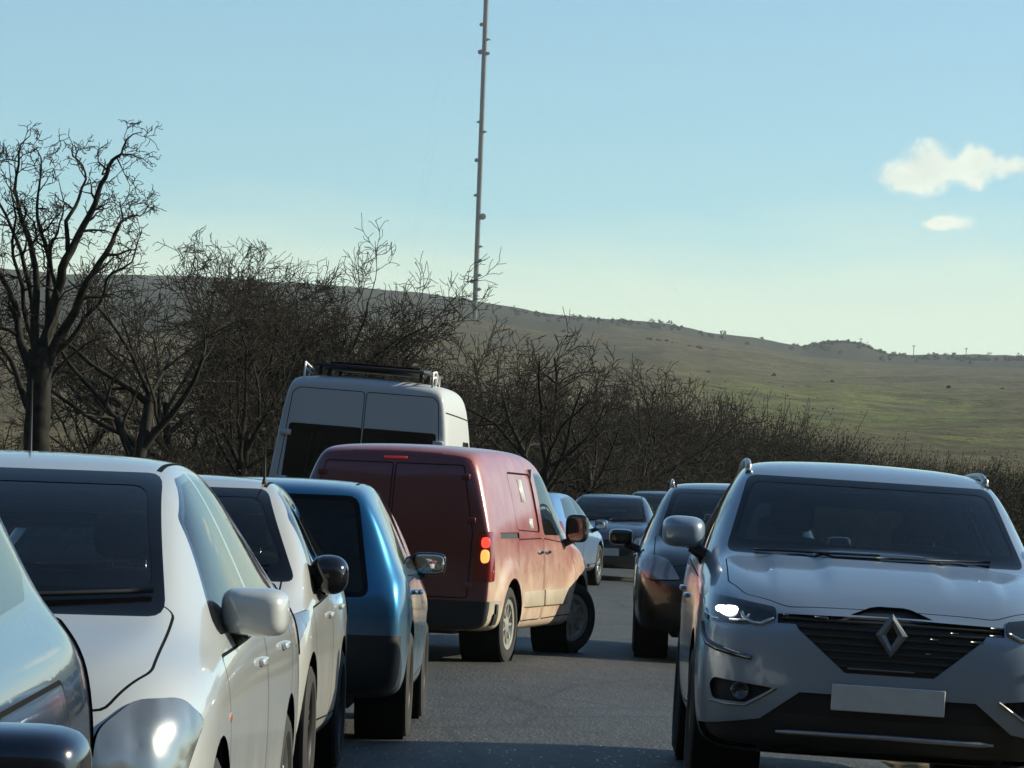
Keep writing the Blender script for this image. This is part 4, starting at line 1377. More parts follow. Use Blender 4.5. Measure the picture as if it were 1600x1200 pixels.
def vnoise(x, y):
    xi, yi = np.floor(x).astype(int), np.floor(y).astype(int)
    fx, fy = x - xi, y - yi
    fx, fy = fx * fx * (3 - 2 * fx), fy * fy * (3 - 2 * fy)
    g = lambda i, j: _tab[i % 256, j % 256]
    return (g(xi, yi) * (1 - fx) + g(xi + 1, yi) * fx) * (1 - fy) + (g(xi, yi + 1) * (1 - fx) + g(xi + 1, yi + 1) * fx) * fy


def fbm(x, y, o=4):
    s = 0; a = .5
    for k in range(o):
        s = s + a * (vnoise(x * 2 ** k + 17 * k, y * 2 ** k + 31 * k) - .5); a *= .5
    return s


_sk = [(-600, 400), (-200, 405), (0, 415), (100, 424), (300, 428), (450, 437), (560, 443), (640, 450), (740, 464), (850, 484), (940, 492), (1000, 496), (1040, 500), (1100, 514),
       (1180, 524), (1260, 539), (1390, 549), (1450, 552), (1600, 555), (1900, 566)]
_az, _el = [], []
for px, py in _sk:
    p = at(px, py, 1.0)
    _az.append(math.atan(p.x)); _el.append(p.z - EYE)
_az = [-PI, -2.2, -1.6, -1.1, -.5] + _az + [.5, 1.0, 1.6, 2.0, 2.5, PI]
_el = [.50, .48, .36, .16, .07] + _el + [.025, .02, .05, .24, .46, .50]  # steep ends: hillside added behind the camera to shade the car fronts
RIDGE, R0 = 2400.0, 125.0


def terrain(x, y):
    x, y = np.asarray(x, float), np.asarray(y, float)
    r = np.hypot(x, y); az = np.arctan2(x, y)
    e = np.interp(az, _az, _el)
    t = np.clip(np.log(np.maximum(r, 1) / R0) / math.log(RIDGE / R0), 0, 1)
    z = r * e * t ** .85
    z = np.where(r > RIDGE, RIDGE * e * (1 - .25 * (r - RIDGE) / RIDGE), z)
    k = np.clip(t * 6, 0, 1)
    px = 800 + az * FPX      # wooded knoll on the skyline
    z = z + 4.6 * np.exp(-np.abs((px - 1318) / 46) ** 3) * sstep(.93, .985, t)
    z = z + k * (fbm(x / 90, y / 90, 5) * 9 * np.clip(r / 1500, 0, 1) * (1 - .6 * sstep(.8, 1, t)) + fbm(x / 14 + 5, y / 14, 3) * 1.6 * np.clip(r / 500, .1, 1))
    return z - .05, r, az, t, e


def build_terrain():
    azs = np.concatenate([np.linspace(-PI, -.16, 90)[:-1], np.linspace(-.16, .19, 460), np.linspace(.19, PI, 90)[1:]])
    rs = np.concatenate([[0, 8, 20, 40, 70, 100], np.geomspace(125, 2420, 230), [2500, 2700, 3200, 4500, 7000]])
    A, Rr = np.meshgrid(azs, rs)
    X, Y = Rr * np.sin(A), Rr * np.cos(A)
    Z, r, az, t, e = terrain(X, Y)
    V = np.stack([X, Y, Z], -1).reshape(-1, 3)
    na, nr = len(azs), len(rs)
    i = np.arange(nr - 1)[:, None] * na + np.arange(na - 1)[None, :]
    Fq = np.stack([i, i + 1, i + na + 1, i + na], -1).reshape(-1, 4)
    o = mesh_obj('ground', V, Fq[:, ::-1], None)
    # colour regions of the moor: rough green pasture, heather along the tops, dry grass
    px = 800 + az * FPX
    lr = t
    n = fbm(X / 120, Y / 120, 5) * 2
    n2 = fbm(X / 40 + 9, Y / 40, 4) * 2
    g = np.exp(-((px - 1380) / 210) ** 2) * np.exp(-((lr - .60 + .00012 * (px - 1380)) / .16) ** 2) * 1.5
    g += .55 * np.exp(-((px - 1180) / 120) ** 2) * np.exp(-((lr - .62) / .10) ** 2)
    g += .8 * np.exp(-((px - 1560) / 150) ** 2) * np.exp(-((lr - .22) / .09) ** 2)
    g = np.clip(g * (1 + .9 * n2) + .22 * n - .05, 0, 1)
    thr = np.interp(px, [-200, 0, 300, 740, 1000], [.68, .70, .73, .84, .93])
    hth = sstep(-.03, .03, lr + .05 * n - thr) * (1 - sstep(900, 1150, px)) + sstep(.90, .96, lr + .04 * n) * sstep(1180, 1290, px) + .8 * sstep(.93, .97, lr + .04 * n)
    hth += .6 * np.exp(-((lr - .80) / .03) ** 2) * sstep(650, 800, px) * (1 - sstep(1000, 1120, px))
    hth = hth + sstep(1.2, 2.0, np.abs(az)) * 2  # dark cover for the added, unseen hillside behind the camera
    hth = np.clip(hth + .35 * np.clip(n2 - .15, 0, 1), 0, 1)
    at_ = o.data.attributes.new('cover', 'FLOAT_COLOR', 'POINT')
    col = np.stack([g, hth, np.clip(.5 + n, 0, 1), np.ones_like(g)], -1).reshape(-1)
    at_.data.foreach_set('color', col.astype(np.float32))
    m, nt, b = nmat('moor')
    a = nt.nodes.new('ShaderNodeAttribute'); a.attribute_name = 'cover'
    sp = nt.nodes.new('ShaderNodeSeparateColor'); nt.links.new(a.outputs['Color'], sp.inputs[0])
    tc = nt.nodes.new('ShaderNodeTexCoord')
    ob = tc.outputs['Object']
    nA = noise_n(nt, .035, 6, ob, .6)
    nB = noise_n(nt, .22, 6, ob, .65)
    nC = noise_n(nt, .9, 4, ob, .6)
    dry = mixrgb(nt, ramp_n(nt, nA, [(.35, 0), (.65, 1)]), (.082, .060, .030), (.160, .122, .060))
    green = mixrgb(nt, nB, (.105, .135, .022), (.215, .235, .052))
    nD = noise_n(nt, .055, 5, ob, .62)
    nE = noise_n(nt, .13, 6, ob, .7)
    c = mixrgb(nt, math_n(nt, 'MULTIPLY', math_n(nt, 'MULTIPLY', sp.outputs[0], 1.3), ramp_n(nt, nD, [(.42, .12), (.54, 1)]), True), dry, green)
    c = mixrgb(nt, math_n(nt, 'MULTIPLY', ramp_n(nt, nE, [(.50, 0), (.56, 1)]), .6), c, (.040, .040, .022))
    c = mixrgb(nt, math_n(nt, 'MULTIPLY', ramp_n(nt, nB, [(.52, 0), (.58, 1)]), .55), c, (.034, .033, .019))
    c = mixrgb(nt, math_n(nt, 'MULTIPLY', ramp_n(nt, nD, [(.56, 0), (.62, 1)]), .45), c, (.19, .165, .085))
    c = mixrgb(nt, sp.outputs[1], c, mixrgb(nt, nC, (.022, .022, .017), (.060, .055, .036)))
    c = mixrgb(nt, math_n(nt, 'MULTIPLY', ramp_n(nt, nC, [(.46, 0), (.66, 1)]), .45), c, (.05, .05, .028))
    nt.links.new(c, b.inputs['Base Color'])
    b.inputs['Roughness'].default_value = .95
    b.inputs['Specular IOR Level'].default_value = .15
    bp = nt.nodes.new('ShaderNodeBump'); bp.inputs['Strength'].default_value = .9; bp.inputs['Distance'].default_value = 1.5
    nt.links.new(nB, bp.inputs['Height']); nt.links.new(bp.outputs[0], b.inputs['Normal'])
    o.data.materials.append(m)
    tag(o, kind='structure')
    return o


build_terrain()


# ------------------------------------------------------------------ asphalt
def asphalt():
    m, nt, b = nmat('worn_asphalt')
    tc = nt.nodes.new('ShaderNodeTexCoord'); ob = tc.outputs['Object']
    mp = nt.nodes.new('ShaderNodeMapping'); mp.inputs['Scale'].default_value = (1, .22, 1); nt.links.new(ob, mp.inputs[0])
    big = noise_n(nt, .9, 6, mp.outputs[0], .62)
    mid = noise_n(nt, 9, 6, mp.outputs[0], .7)
    vo = nt.nodes.new('ShaderNodeTexVoronoi'); vo.inputs['Scale'].default_value = 42
    mp2 = nt.nodes.new('ShaderNodeMapping'); mp2.inputs['Scale'].default_value = (1, .30, 1); nt.links.new(ob, mp2.inputs[0]); nt.links.new(mp2.outputs[0], vo.inputs[0])
    c = mixrgb(nt, ramp_n(nt, big, [(.32, 0), (.68, 1)]), (.032, .034, .034), (.062, .062, .057))
    c = mixrgb(nt, math_n(nt, 'MULTIPLY', ramp_n(nt, mid, [(.45, 0), (.75, 1)]), .6), c, (.098, .094, .082))
    sp = nt.nodes.new('ShaderNodeSeparateColor'); nt.links.new(vo.outputs['Color'], sp.inputs[0])
    grit = math_n(nt, 'MULTIPLY', ramp_n(nt, sp.outputs[0], [(.90, 0), (.94, 1)]), ramp_n(nt, vo.outputs['Distance'], [(.2, 1), (.4, 0)]))
    c = mixrgb(nt, math_n(nt, 'MULTIPLY', grit, .6), c, (.24, .23, .20))
    cr = nt.nodes.new('ShaderNodeTexVoronoi'); cr.feature = 'DISTANCE_TO_EDGE'; cr.inputs['Scale'].default_value = .42
    wv = mixrgb(nt, .12, ob, nt.nodes.new('ShaderNodeTexNoise').outputs['Color'], 'ADD'); nt.links.new(wv, cr.inputs[0])
    c = mixrgb(nt, math_n(nt, 'MULTIPLY', ramp_n(nt, cr.outputs['Distance'], [(.006, 1), (.016, 0)]), .55), c, (.018, .018, .018))
    nt.links.new(c, b.inputs['Base Color'])
    nt.links.new(math_n(nt, 'SUBTRACT', math_n(nt, 'SUBTRACT', .86, math_n(nt, 'MULTIPLY', big, .35)), math_n(nt, 'MULTIPLY', grit, .45), True), b.inputs['Roughness'])
    bp = nt.nodes.new('ShaderNodeBump'); bp.inputs['Strength'].default_value = .7; bp.inputs['Distance'].default_value = .012
    nt.links.new(math_n(nt, 'ADD', math_n(nt, 'MULTIPLY', vo.outputs['Distance'], .6), mid), bp.inputs['Height']); nt.links.new(bp.outputs[0], b.inputs['Normal'])
    return m


def fall(x):
    return -.030 * max(0.0, x - .6)


xs = np.concatenate([[-4.6, -4.4], np.linspace(-4.3, 5.6, 34)])
ys = np.linspace(-30, 104, 90)
bendx = lambda y: 3.0 * max(0, (y - 55) / 50) ** 2
V, Fq = [], []
for j, y in enumerate(ys):
    for x in xs:
        V.append((x + bendx(y), y, fall(x) + .006 * math.sin(x * 1.3 + y * .4) * math.sin(y * .23)))
for j in range(len(ys) - 1):
    for i in range(len(xs) - 1):
        a = j * len(xs) + i
        Fq.append((a, a + 1, a + len(xs) + 1, a + len(xs)))
tag(mesh_obj('car_park', V, Fq, asphalt()), kind='structure')
# rough verge on both sides
grass_m = simple('verge_turf', (.055, .058, .022), .95, noise=.6, scale=3, spec=.1)
for nm, x0, x1 in (('verge', -30, -4.55), ('verge', 5.55, 40)):
    V, Fq = [], []
    xx = np.linspace(x0, x1, 40)
    for y in ys:
        for x in xx:
            V.append((x + bendx(y), y, (fall(x) if x < 6 else fall(5.6)) + (.02 if x < 0 else .01) + .10 * float(vnoise(np.array(x * .9 + 40), np.array(y * .9 + 40))) * min(1, abs(x - (x1 if x1 < 0 else x0)) / 1.2)))
    for j in range(len(ys) - 1):
        for i in range(len(xx) - 1):
            a = j * len(xx) + i
            Fq.append((a, a + 1, a + len(xx) + 1, a + len(xx)))
    tag(mesh_obj(nm, V, Fq, grass_m), kind='structure')


# ------------------------------------------------------------------ bare trees
class Twigs:
    def __init__(self): self.v, self.f, self.n = [], [], 0
    def tube(self, pts, rad, sides):
        P = np.asarray(pts); n = len(P)
        T = np.empty_like(P); T[1:-1] = P[2:] - P[:-2]; T[0] = P[1] - P[0]; T[-1] = P[-1] - P[-2]
        T /= np.linalg.norm(T, axis=1)[:, None] + 1e-9
        ref = np.array([.31, .95, .05]) if abs(T[0, 2]) > .7 else np.array([0.05, .1, 1.0])
        A = np.cross(T, ref); A /= np.linalg.norm(A, axis=1)[:, None] + 1e-9
        B = np.cross(T, A)
        th = np.arange(sides) * 2 * PI / sides
        ring = P[:, None, :] + (A[:, None, :] * np.cos(th)[None, :, None] + B[:, None, :] * np.sin(th)[None, :, None]) * np.asarray(rad)[:, None, None]
        self.v.append(ring.reshape(-1, 3))
        i = np.arange(n - 1)[:, None] * sides + np.arange(sides)[None, :]
        j = np.arange(n - 1)[:, None] * sides + (np.arange(sides)[None, :] + 1) % sides
        self.f.append(np.stack([i, j, j + sides, i + sides], -1).reshape(-1, 4) + self.n)
        self.n += n * sides
    def obj(self, name, mat, parent=None):
        if not self.v: return None
        V, Fc = np.concatenate(self.v), np.concatenate(self.f)
        return fast_obj(name, V, Fc, mat, parent)


def fast_obj(name, V, Fc, mat, parent=None, smooth=True):
    me = bpy.data.meshes.new(name)
    me.vertices.add(len(V)); me.vertices.foreach_set('co', np.asarray(V, np.float32).reshape(-1))
    k = Fc.shape[1]
    me.loops.add(Fc.size); me.loops.foreach_set('vertex_index', Fc.reshape(-1).astype(np.int32))
    me.polygons.add(len(Fc)); me.polygons.foreach_set('loop_start', np.arange(0, Fc.size, k, dtype=np.int32)); me.polygons.foreach_set('loop_total', np.full(len(Fc), k, np.int32))
    me.update(); me.validate()
    me.polygons.foreach_set('use_smooth', np.full(len(me.polygons), smooth))
    me.materials.append(mat)
    o = bpy.data.objects.new(name, me); COL.objects.link(o)
    if parent: o.parent = parent
    return o


def grow(rng, tr, cr, p, d, L, r, lev, maxlev, wob, up, dens=1.0, guide=None):
    """one crooked branch with its side branches.  levels 0-1 are the trunk and limbs, the rest the crown"""
    segl = [.45, .28, .17, .10, .075, .06][lev]
    if guide is not None:
        P = guide; n = len(P) - 1
    else:
        n = max(3, int(L / segl))
        P = [p]
        d = d / np.linalg.norm(d)
        for i in range(n):
            d = d + rng.normal(0, wob * (1.0 if i else .3) * (1 + .35 * lev), 3) + np.array([0, 0, up])
            d /= np.linalg.norm(d)
            P.append(P[-1] + d * (L / n))
        P = np.array(P)
    tp = np.linspace(0, 1, len(P))
    rad = np.maximum(r * (1 - (.66 if guide is None else .95) * tp ** .7), .0055)
    (tr if lev <= 1 else cr).tube(P, rad, [9, 7, 5, 4, 3, 3][lev])
    if lev >= maxlev: return
    cnt = [0, 6, 6, 4, 3][lev] if lev else 5
    cnt = int(round(cnt * dens * max(.6, min(2.2, L / [1.5, 2.2, 1.2, .7, .4][lev]))))
    for k in range(cnt):
        t = rng.uniform(.55, 1.0) if lev == 0 else rng.uniform(.22, 1.0)
        i = min(len(P) - 2, int(t * (len(P) - 1)))
        base = P[i] + (P[i + 1] - P[i]) * rng.rand()
        ax = P[i + 1] - P[i]; ax /= np.linalg.norm(ax) + 1e-9
        side = rng.normal(0, 1, 3); side -= ax * side.dot(ax); side /= np.linalg.norm(side) + 1e-9
        ang = rng.uniform(.5, 1.15)
        dd = ax * math.cos(ang) + side * math.sin(ang)
        if lev == 0: dd = dd + np.array([0, 0, .15])
        LL = L * rng.uniform(.36, .68) * (1.12 - .45 * t) if lev else L * rng.uniform(.75, 1.25)
        if guide is not None: LL = min(LL, rng.uniform(.45, 1.1) * (1.05 - .6 * t))
        rr = max(.006, rad[i] * rng.uniform(.42, .68))
        grow(rng, tr, cr, base, dd, max(.16, LL), rr, lev + 1, maxlev, wob * 1.08, up * .8, dens)


bark = None
def make_bark():
    m, nt, b = nmat('bark')
    tc = nt.nodes.new('ShaderNodeTexCoord')
    n = noise_n(nt, 6, 5, tc.outputs['Object'], .65)
    c = mixrgb(nt, ramp_n(nt, n, [(.35, 0), (.7, 1)]), (.009, .009, .008), (.040, .036, .028))
    nt.links.new(c, b.inputs['Base Color']); b.inputs['Roughness'].default_value = .9; b.inputs['Specular IOR Level'].default_value = .2
    return m
bark = make_bark()
twig_m = simple('twig', (.040, .033, .024), .9, noise=.5, scale=3, spec=.2)


def tree(name, label, x, y, H, seed, trunk_h=.28, lean=(0, 0), trunk_r=.16, wob=.20, up=.0, dens=1.0, maxlev=4, limbs=None, group='bare trees along the hedge', rot=0):
    rng = np.random.RandomState(seed)
    z0 = float(terrain(x, y)[0])
    root = empty(name, (x, y, z0))
    tag(root, label, 'tree', group)
    tr, cr = Twigs(), Twigs()
    if limbs is None:
        grow(rng, tr, cr, np.zeros(3), np.array([lean[0], lean[1], 1.0]), H * trunk_h * 1.6, trunk_r, 0, maxlev, wob * .5, .06, dens)
        # stretch to the wanted height
        allv = np.concatenate(tr.v + cr.v)
        k = H / np.percentile(allv[:, 2], 99.95)
        for L in (tr.v, cr.v):
            for i in range(len(L)): L[i] = L[i] * np.array([k, k, k])
    else:
        for (pts, r, sub) in limbs:
            P = np.array(pts) - np.array([x, y, z0]); r = r * .82 if sub else r
            if sub == 0: tr.tube(P, np.linspace(r, r * .8, len(P)), 10)
            else:
                grow(rng, tr, cr, None, None, float(np.linalg.norm(np.diff(P, axis=0), axis=1).sum()) * .8, r, 1, maxlev, wob, up, dens, guide=P)
    t = tr.obj('trunk', bark, root)
    cr.obj('crown', twig_m, root)
    return root


def limb(pix, d, seed, wander=.25):
    """smooth crooked limb through picture points at a real distance, wandering in depth"""
    rng = np.random.RandomState(seed)
    pts = [at(px, py, d) for px, py in pix]
    out = []
    dy = np.cumsum(rng.normal(0, wander, len(pts))); dy[0] = 0
    P = np.array([[p.x, p.y + q, p.z] for p, q in zip(pts, dy)])
    for i in range(len(P) - 1):
        p0, p1, p2, p3 = P[max(i - 1, 0)], P[i], P[i + 1], P[min(i + 2, len(P) - 1)]
        for t in np.linspace(0, 1, 4, endpoint=False):
            out.append(.5 * ((2 * p1) + (-p0 + p2) * t + (2 * p0 - 5 * p1 + 4 * p2 - p3) * t * t + (-p0 + 3 * p1 - 3 * p2 + p3) * t ** 3))
    out.append(P[-1])
    out = np.array(out)
    kk = rng.normal(0, .055, out.shape); kk[1:-1] = (kk[:-2] + kk[1:-1] * 2 + kk[2:]) / 4
    out[1:-1] += kk[1:-1] * (1.0 if wander > .03 else .3)
    return out


D = 65.0
b0 = at(58, 880, D)
big = [
    (limb([(58, 885), (58, 760), (57, 690), (60, 620), (62, 545)], D, 1, .02), .23, 0),
    (limb([(75, 570), (112, 500), (150, 430), (185, 372), (196, 345), (196, 320)], D, 2), .13, 1),
    (limb([(196, 345), (215, 330), (240, 312)], D, 3, .1), .035, 1),
    (limb([(62, 560), (84, 480), (104, 405), (128, 350), (160, 290), (178, 255), (200, 232), (226, 210)], D, 4), .14, 1),
    (limb([(108, 395), (108, 345), (120, 300), (125, 268), (106, 232), (102, 196)], D, 5, .12), .06, 1),
    (limb([(55, 560), (50, 470), (44, 380), (30, 310), (36, 250), (52, 202)], D, 6), .11, 1),
    (limb([(50, 590), (22, 510), (0, 430), (-30, 370), (-60, 300)], D, 7), .12, 1),
    (limb([(60, 555), (72, 430), (60, 340), (70, 270), (65, 235)], D, 8), .08, 1),
    (limb([(80, 560), (130, 505), (178, 445), (212, 400), (235, 352)], D, 9), .07, 1),
    (limb([(52, 580), (38, 500), (16, 400), (20, 320), (5, 235)], D, 10), .08, 1),
    (limb([(46, 640), (10, 560), (-30, 520), (-90, 470)], D, 11), .09, 1),
    (limb([(70, 640), (100, 560), (150, 530), (190, 520)], D, 12), .05, 1),
    (limb([(62, 550), (85, 470), (86, 390), (92, 330), (84, 270)], D, 13), .07, 1),
    (limb([(58, 560), (40, 440), (8, 350), (-20, 270), (-15, 215)], D, 14), .08, 1),
]
tree('hawthorn_tree', 'tallest bare tree, thick dark trunk and wide forked limbs at the left edge', b0.x, b0.y, 7, 21, wob=.24, up=.02, dens=1.25, maxlev=4, limbs=big)

spec = [
    # px trunk, top py, distance, seed, trunk radius, dens, lean, label
    (-70, 300, 68, 31, .16, 1.0, (0, 0), 'bare hawthorn half hidden by the left edge of the picture'),
    (205, 395, 72, 32, .17, 1.0, (.05, 0), 'crooked bare hawthorn just right of the tallest tree'),
    (285, 352, 78, 33, .15, 1.15, (-.1, 0), 'twiggy bare hawthorn above the roof of the large white hatchback'),
    (368, 380, 76, 34, .15, 1.15, (.1, 0), 'dense bare hawthorn left of the tall white van'),
    (450, 385, 80, 35, .16, 1.2, (.1, 0), 'bare hawthorn rising right behind the left corner of the white van'),
    (472, 352, 82, 36, .17, 1.25, (.06, 0), 'bare hawthorn with a windswept crown reaching right above the white van roof'),
    (650, 500, 84, 37, .13, 1.2, (.1, 0), 'low bare hawthorn behind the roof rack of the white van'),
    (712, 505, 86, 38, .13, 1.15, (0, 0), 'low bare hawthorn at the foot of the radio mast'),
    (775, 470, 90, 39, .13, 1.0, (.05, 0), 'thin bare hawthorn with one tall shoot right of the radio mast'),
    (838, 488, 80, 40, .20, 1.15, (-.05, 0), 'spreading bare hawthorn with dark limbs above the bonnet of the red van'),
    (915, 525, 88, 41, .14, 1.15, (.15, 0), 'bare hawthorn above the pale blue car'),
    (985, 560, 96, 42, .13, 1.2, (.1, 0), 'small bare hawthorn above the dark blue saloon'),
    (1062, 582, 100, 43, .13, 1.25, (.1, 0), 'last bare hawthorn of the row, above the black people carrier'),
    (150, 440, 84, 44, .14, 1.1, (0, 0), 'slender bare hawthorn standing behind the tallest tree'),
    (420, 400, 92, 45, .14, 1.2, (0, 0), 'bare hawthorn standing farthest back behind the white van'),
    (600, 500, 96, 46, .14, 1.2, (.1, 0), 'bare hawthorn farthest back above the middle of the white van roof'),
]
for (px, top, d, seed, tr_, dens, lean, lab) in spec:
    p = at(px, 720, d); q = at(px, top, d)
    tree('hawthorn_tree', lab, p.x, d, q.z + .05, seed, .26, lean, tr_, .20, .014, dens * 1.0, 4)


# ------------------------------------------------------------------ undergrowth: thicket of shoots, brambles and dead leaves
def scrub(name, path, n, seed, hfun, shoots, leaf, mat_t, mat_l, width, label, cat, r0=.009):
    rng = np.random.RandomState(seed)
    T = Twigs()
    LV = []
    for k in range(n):
        t = rng.rand()
        px = path[0][0] + (path[-1][0] - path[0][0]) * t
        d = float(np.interp(px, [a for a, _ in path], [b for _, b in path])) + rng.uniform(-width, width)
        p = at(px, 740, d)
        z0 = float(terrain(p.x, p.y)[0])
        H = hfun(px, d) * rng.uniform(.45, 1.0) ** .6
        for s in range(shoots):
            b = np.array([p.x + rng.normal(0, .35), p.y + rng.normal(0, .5), z0])
            dd = np.array([rng.normal(0, .28), rng.normal(0, .28), 1.0]); h = H * rng.uniform(.55, 1.0)
            P = [b]
            for i in range(6):
                dd = dd + rng.normal(0, .17, 3) * np.array([1, 1, .5]); dd /= np.linalg.norm(dd)
                P.append(P[-1] + dd * h / 6)
            P = np.array(P)
            T.tube(P, np.linspace(r0 * 1.8, r0 * .6, 7), 3)
            for w in range(5):
                i = rng.randint(2, 6)
                e = np.array([rng.normal(0, 1), rng.normal(0, 1), rng.uniform(-.1, .9)]); e /= np.linalg.norm(e)
                l = rng.uniform(.25, .7)
                Q = [P[i]]
                for j in range(3):
                    e = e + rng.normal(0, .3, 3); e /= np.linalg.norm(e)
                    Q.append(Q[-1] + e * l / 3)
                Q = np.array(Q)
                T.tube(Q, np.linspace(r0 * .8, r0 * .45, 4), 3)
                if leaf: LV.append(Q[1:])
            if leaf: LV.append(P[2:])
    o = T.obj(name, mat_t)
    tag(o, label, cat, kind='stuff')
    if leaf:
        C = np.concatenate(LV)
        C = np.repeat(C, leaf, 0) + rng.normal(0, .12, (len(C) * leaf, 3))
        m = len(C)
        A = rng.normal(0, 1, (m, 3)); A /= np.linalg.norm(A, axis=1)[:, None]
        B = np.cross(A, rng.normal(0, 1, (m, 3))); B /= np.linalg.norm(B, axis=1)[:, None]
        sz = rng.uniform(.012, .034, (m, 1))
        Vq = np.stack([C - A * sz, C + B * sz * .6, C + A * sz, C - B * sz * .6], 1).reshape(-1, 3)
        Fq = np.arange(m * 4).reshape(-1, 4)
        lo = fast_obj('dead_leaves', Vq, Fq, mat_l, o, False)
        lo['kind'] = 'stuff'
    return o


leaf_m = simple('dead_leaf', (.050, .045, .026), .9, noise=.7, scale=.8, spec=.15)
leaf_d = simple('bramble_leaf', (.034, .036, .022), .85, noise=.7, scale=.8, spec=.2)


def h_left(px, d):
    top = np.interp(px, [-150, 60, 200, 450, 700, 950, 1050], [610, 640, 610, 560, 565, 590, 640])
    return float(max(1.2, at(px, top, d).z))


def h_right(px, d):
    top = np.interp(px, [900, 1000, 1080, 1180, 1290, 1360, 1420, 1500, 1600, 1750], [610, 610, 615, 640, 668, 705, 712, 722, 728, 740])
    return float(max(1.0, at(px, top, d).z * 1.22))


scrub('thicket', [(-180, 70), (500, 84), (1050, 98)], 420, 5, h_left, 9, 1, twig_m, leaf_d, 5, 'tangled brown thicket between the trunks of the hawthorns', 'thicket')
scrub('hedge', [(1950, 112), (5200, 62)], 170, 8, lambda px, d: 4.6, 9, 2, twig_m, leaf_d, 4, 'tall dark hedge added out of view on the right for car windows to reflect', 'hedge')  # unseen hedge, added for its reflection in the car side windows
scrub('scrub', [(900, 104), (1400, 118), (1800, 128)], 950, 6, h_right, 10, 3, twig_m, leaf_d, 5, 'mass of dark brown scrub below the green hillside, behind the silver grey SUV', 'scrub', .010)


# ------------------------------------------------------------------ mast and other far things on the hill
def mast():
    d = 1690.0
    p = at(742, 480, d)
    z0 = float(terrain(p.x, p.y)[0])
    root = empty('radio_mast', (p.x, p.y, z0))
    tag(root, 'very tall thin radio mast with dishes, standing on the far hill', 'mast')
    steel = simple('mast_steel', (.085, .09, .095), .5, .3, noise=.25, scale=.05)
    bm = bmesh.new()
    lathe(bm, [(0, 1.02), (190, 1.02), (191, .85), (300, .85), (309, .3)], (0, 0, 0), 20)
    for k in range(0, 300, 6):
        lathe(bm, [(k, .9), (k, 1.10), (k + .25, 1.10), (k + .25, .9)], (0, 0, 0), 16)
    bmesh.ops.rotate(bm, verts=bm.verts[:], cent=(0, 0, 0), matrix=Matrix.Rotation(-PI / 2, 3, 'Y'))
    bmesh.ops.recalc_face_normals(bm, faces=bm.faces[:])
    bm_obj('mast_column', bm, steel, root, True, 40)
    for (py, side, r) in ((338, 1, 1.3), (37, -1, .8), (80, -1, 1.0), (82, 1, .7), (250, -1, .8), (305, -1, .6), (407, 1, .7), (430, 1, .6), (440, -1, .8), (452, 1, .7), (190, -1, .5), (205, 1, .5), (60, 1, .5), (385, 1, .5)):
        q = at(750, py, d).z - z0
        bm = bmesh.new()
        lathe(bm, [(-.5, .01), (-.5, r), (.5, r), (.6, r * .6), (.62, .01)], (0, 0, 0), 18)
        bmesh.ops.rotate(bm, verts=bm.verts[:], cent=(0, 0, 0), matrix=Matrix.Rotation(R(-70), 3, 'Z'))
        bmesh.ops.translate(bm, verts=bm.verts[:], vec=(side * (1.0 + r * .6), -.6, q))
        add_box(bm, (side * 1.6, 0, q), (1.6, .3, .3))
        bmesh.ops.recalc_face_normals(bm, faces=bm.faces[:])
        bm_obj('dish_aerial', bm, steel, root, True, 40)
    for a in (R(20), R(140), R(260)):
        for h, rr in ((60, 90), (120, 110), (185, 150), (250, 150)):
            ex, ey = rr * math.cos(a), rr * math.sin(a)
            ez = float(terrain(p.x + ex, p.y + ey)[0]) - z0
            bm = bmesh.new()
            add_tube(bm, [(0, 0, h), (ex, ey, ez)], .011, 5)
            bm_obj('guy_wire', bm, steel, root)


mast()
pole_m = simple('pole_wood', (.06, .05, .04), .9)
for px, h, lab in ((1428, 6.5, 'taller utility pole on the skyline right of the wooded knoll'), (1510, 5.0, 'shorter utility pole on the skyline near the right edge'), (1345, 4.0, 'short utility pole on the skyline just above the wooded knoll')):
    d = 2330.0
    p = at(px, 550, d)
    z0 = float(terrain(p.x, p.y)[0])
    bm = bmesh.new()
    add_tube(bm, [(0, 0, -1), (0, 0, h)], .22, 6)
    add_box(bm, (0, 0, h - .5), (1.8, .2, .25))
    for dx in (-.7, .7): add_box(bm, (dx, 0, h - .2), (.15, .15, .4))
    o = bm_obj('utility_pole', bm, pole_m)
    o.location = (p.x, p.y, z0)
    tag(o, lab, 'pole', 'poles on the skyline')
# far wood on the knoll and a few gorse clumps
def far_bushes(name, spots, seed, label, cat):
    rng = np.random.RandomState(seed)
    C = []
    for (px, py, d, n, sx, sz) in spots:
        p = at(px, py, d)
        for k in range(n):
            x, y = p.x + rng.normal(0, sx), p.y + rng.normal(0, sx * 1.5)
            z = float(terrain(x, y)[0])
            rr = sz * rng.uniform(.4, 1.0)
            q = rng.normal(0, 1, (40, 3)); q /= np.linalg.norm(q, axis=1)[:, None]
            q *= rng.uniform(.4, 1.0, (40, 1))
            C.append(q * np.array([rr * 1.2, rr * 1.2, rr]) + np.array([x, y, z + rr * .7]))
    C = np.concatenate(C); m = len(C)
    A = rng.normal(0, 1, (m, 3)); A /= np.linalg.norm(A, axis=1)[:, None]
    B = np.cross(A, rng.normal(0, 1, (m, 3))); B /= np.linalg.norm(B, axis=1)[:, None]
    s = rng.uniform(.25, .7, (m, 1))
    V = np.stack([C - A * s, C + B * s * .7, C + A * s, C - B * s * .7], 1).reshape(-1, 3)
    o = fast_obj(name, V, np.arange(m * 4).reshape(-1, 4), leaf_d, None, False)
    tag(o, label, cat, kind='stuff')
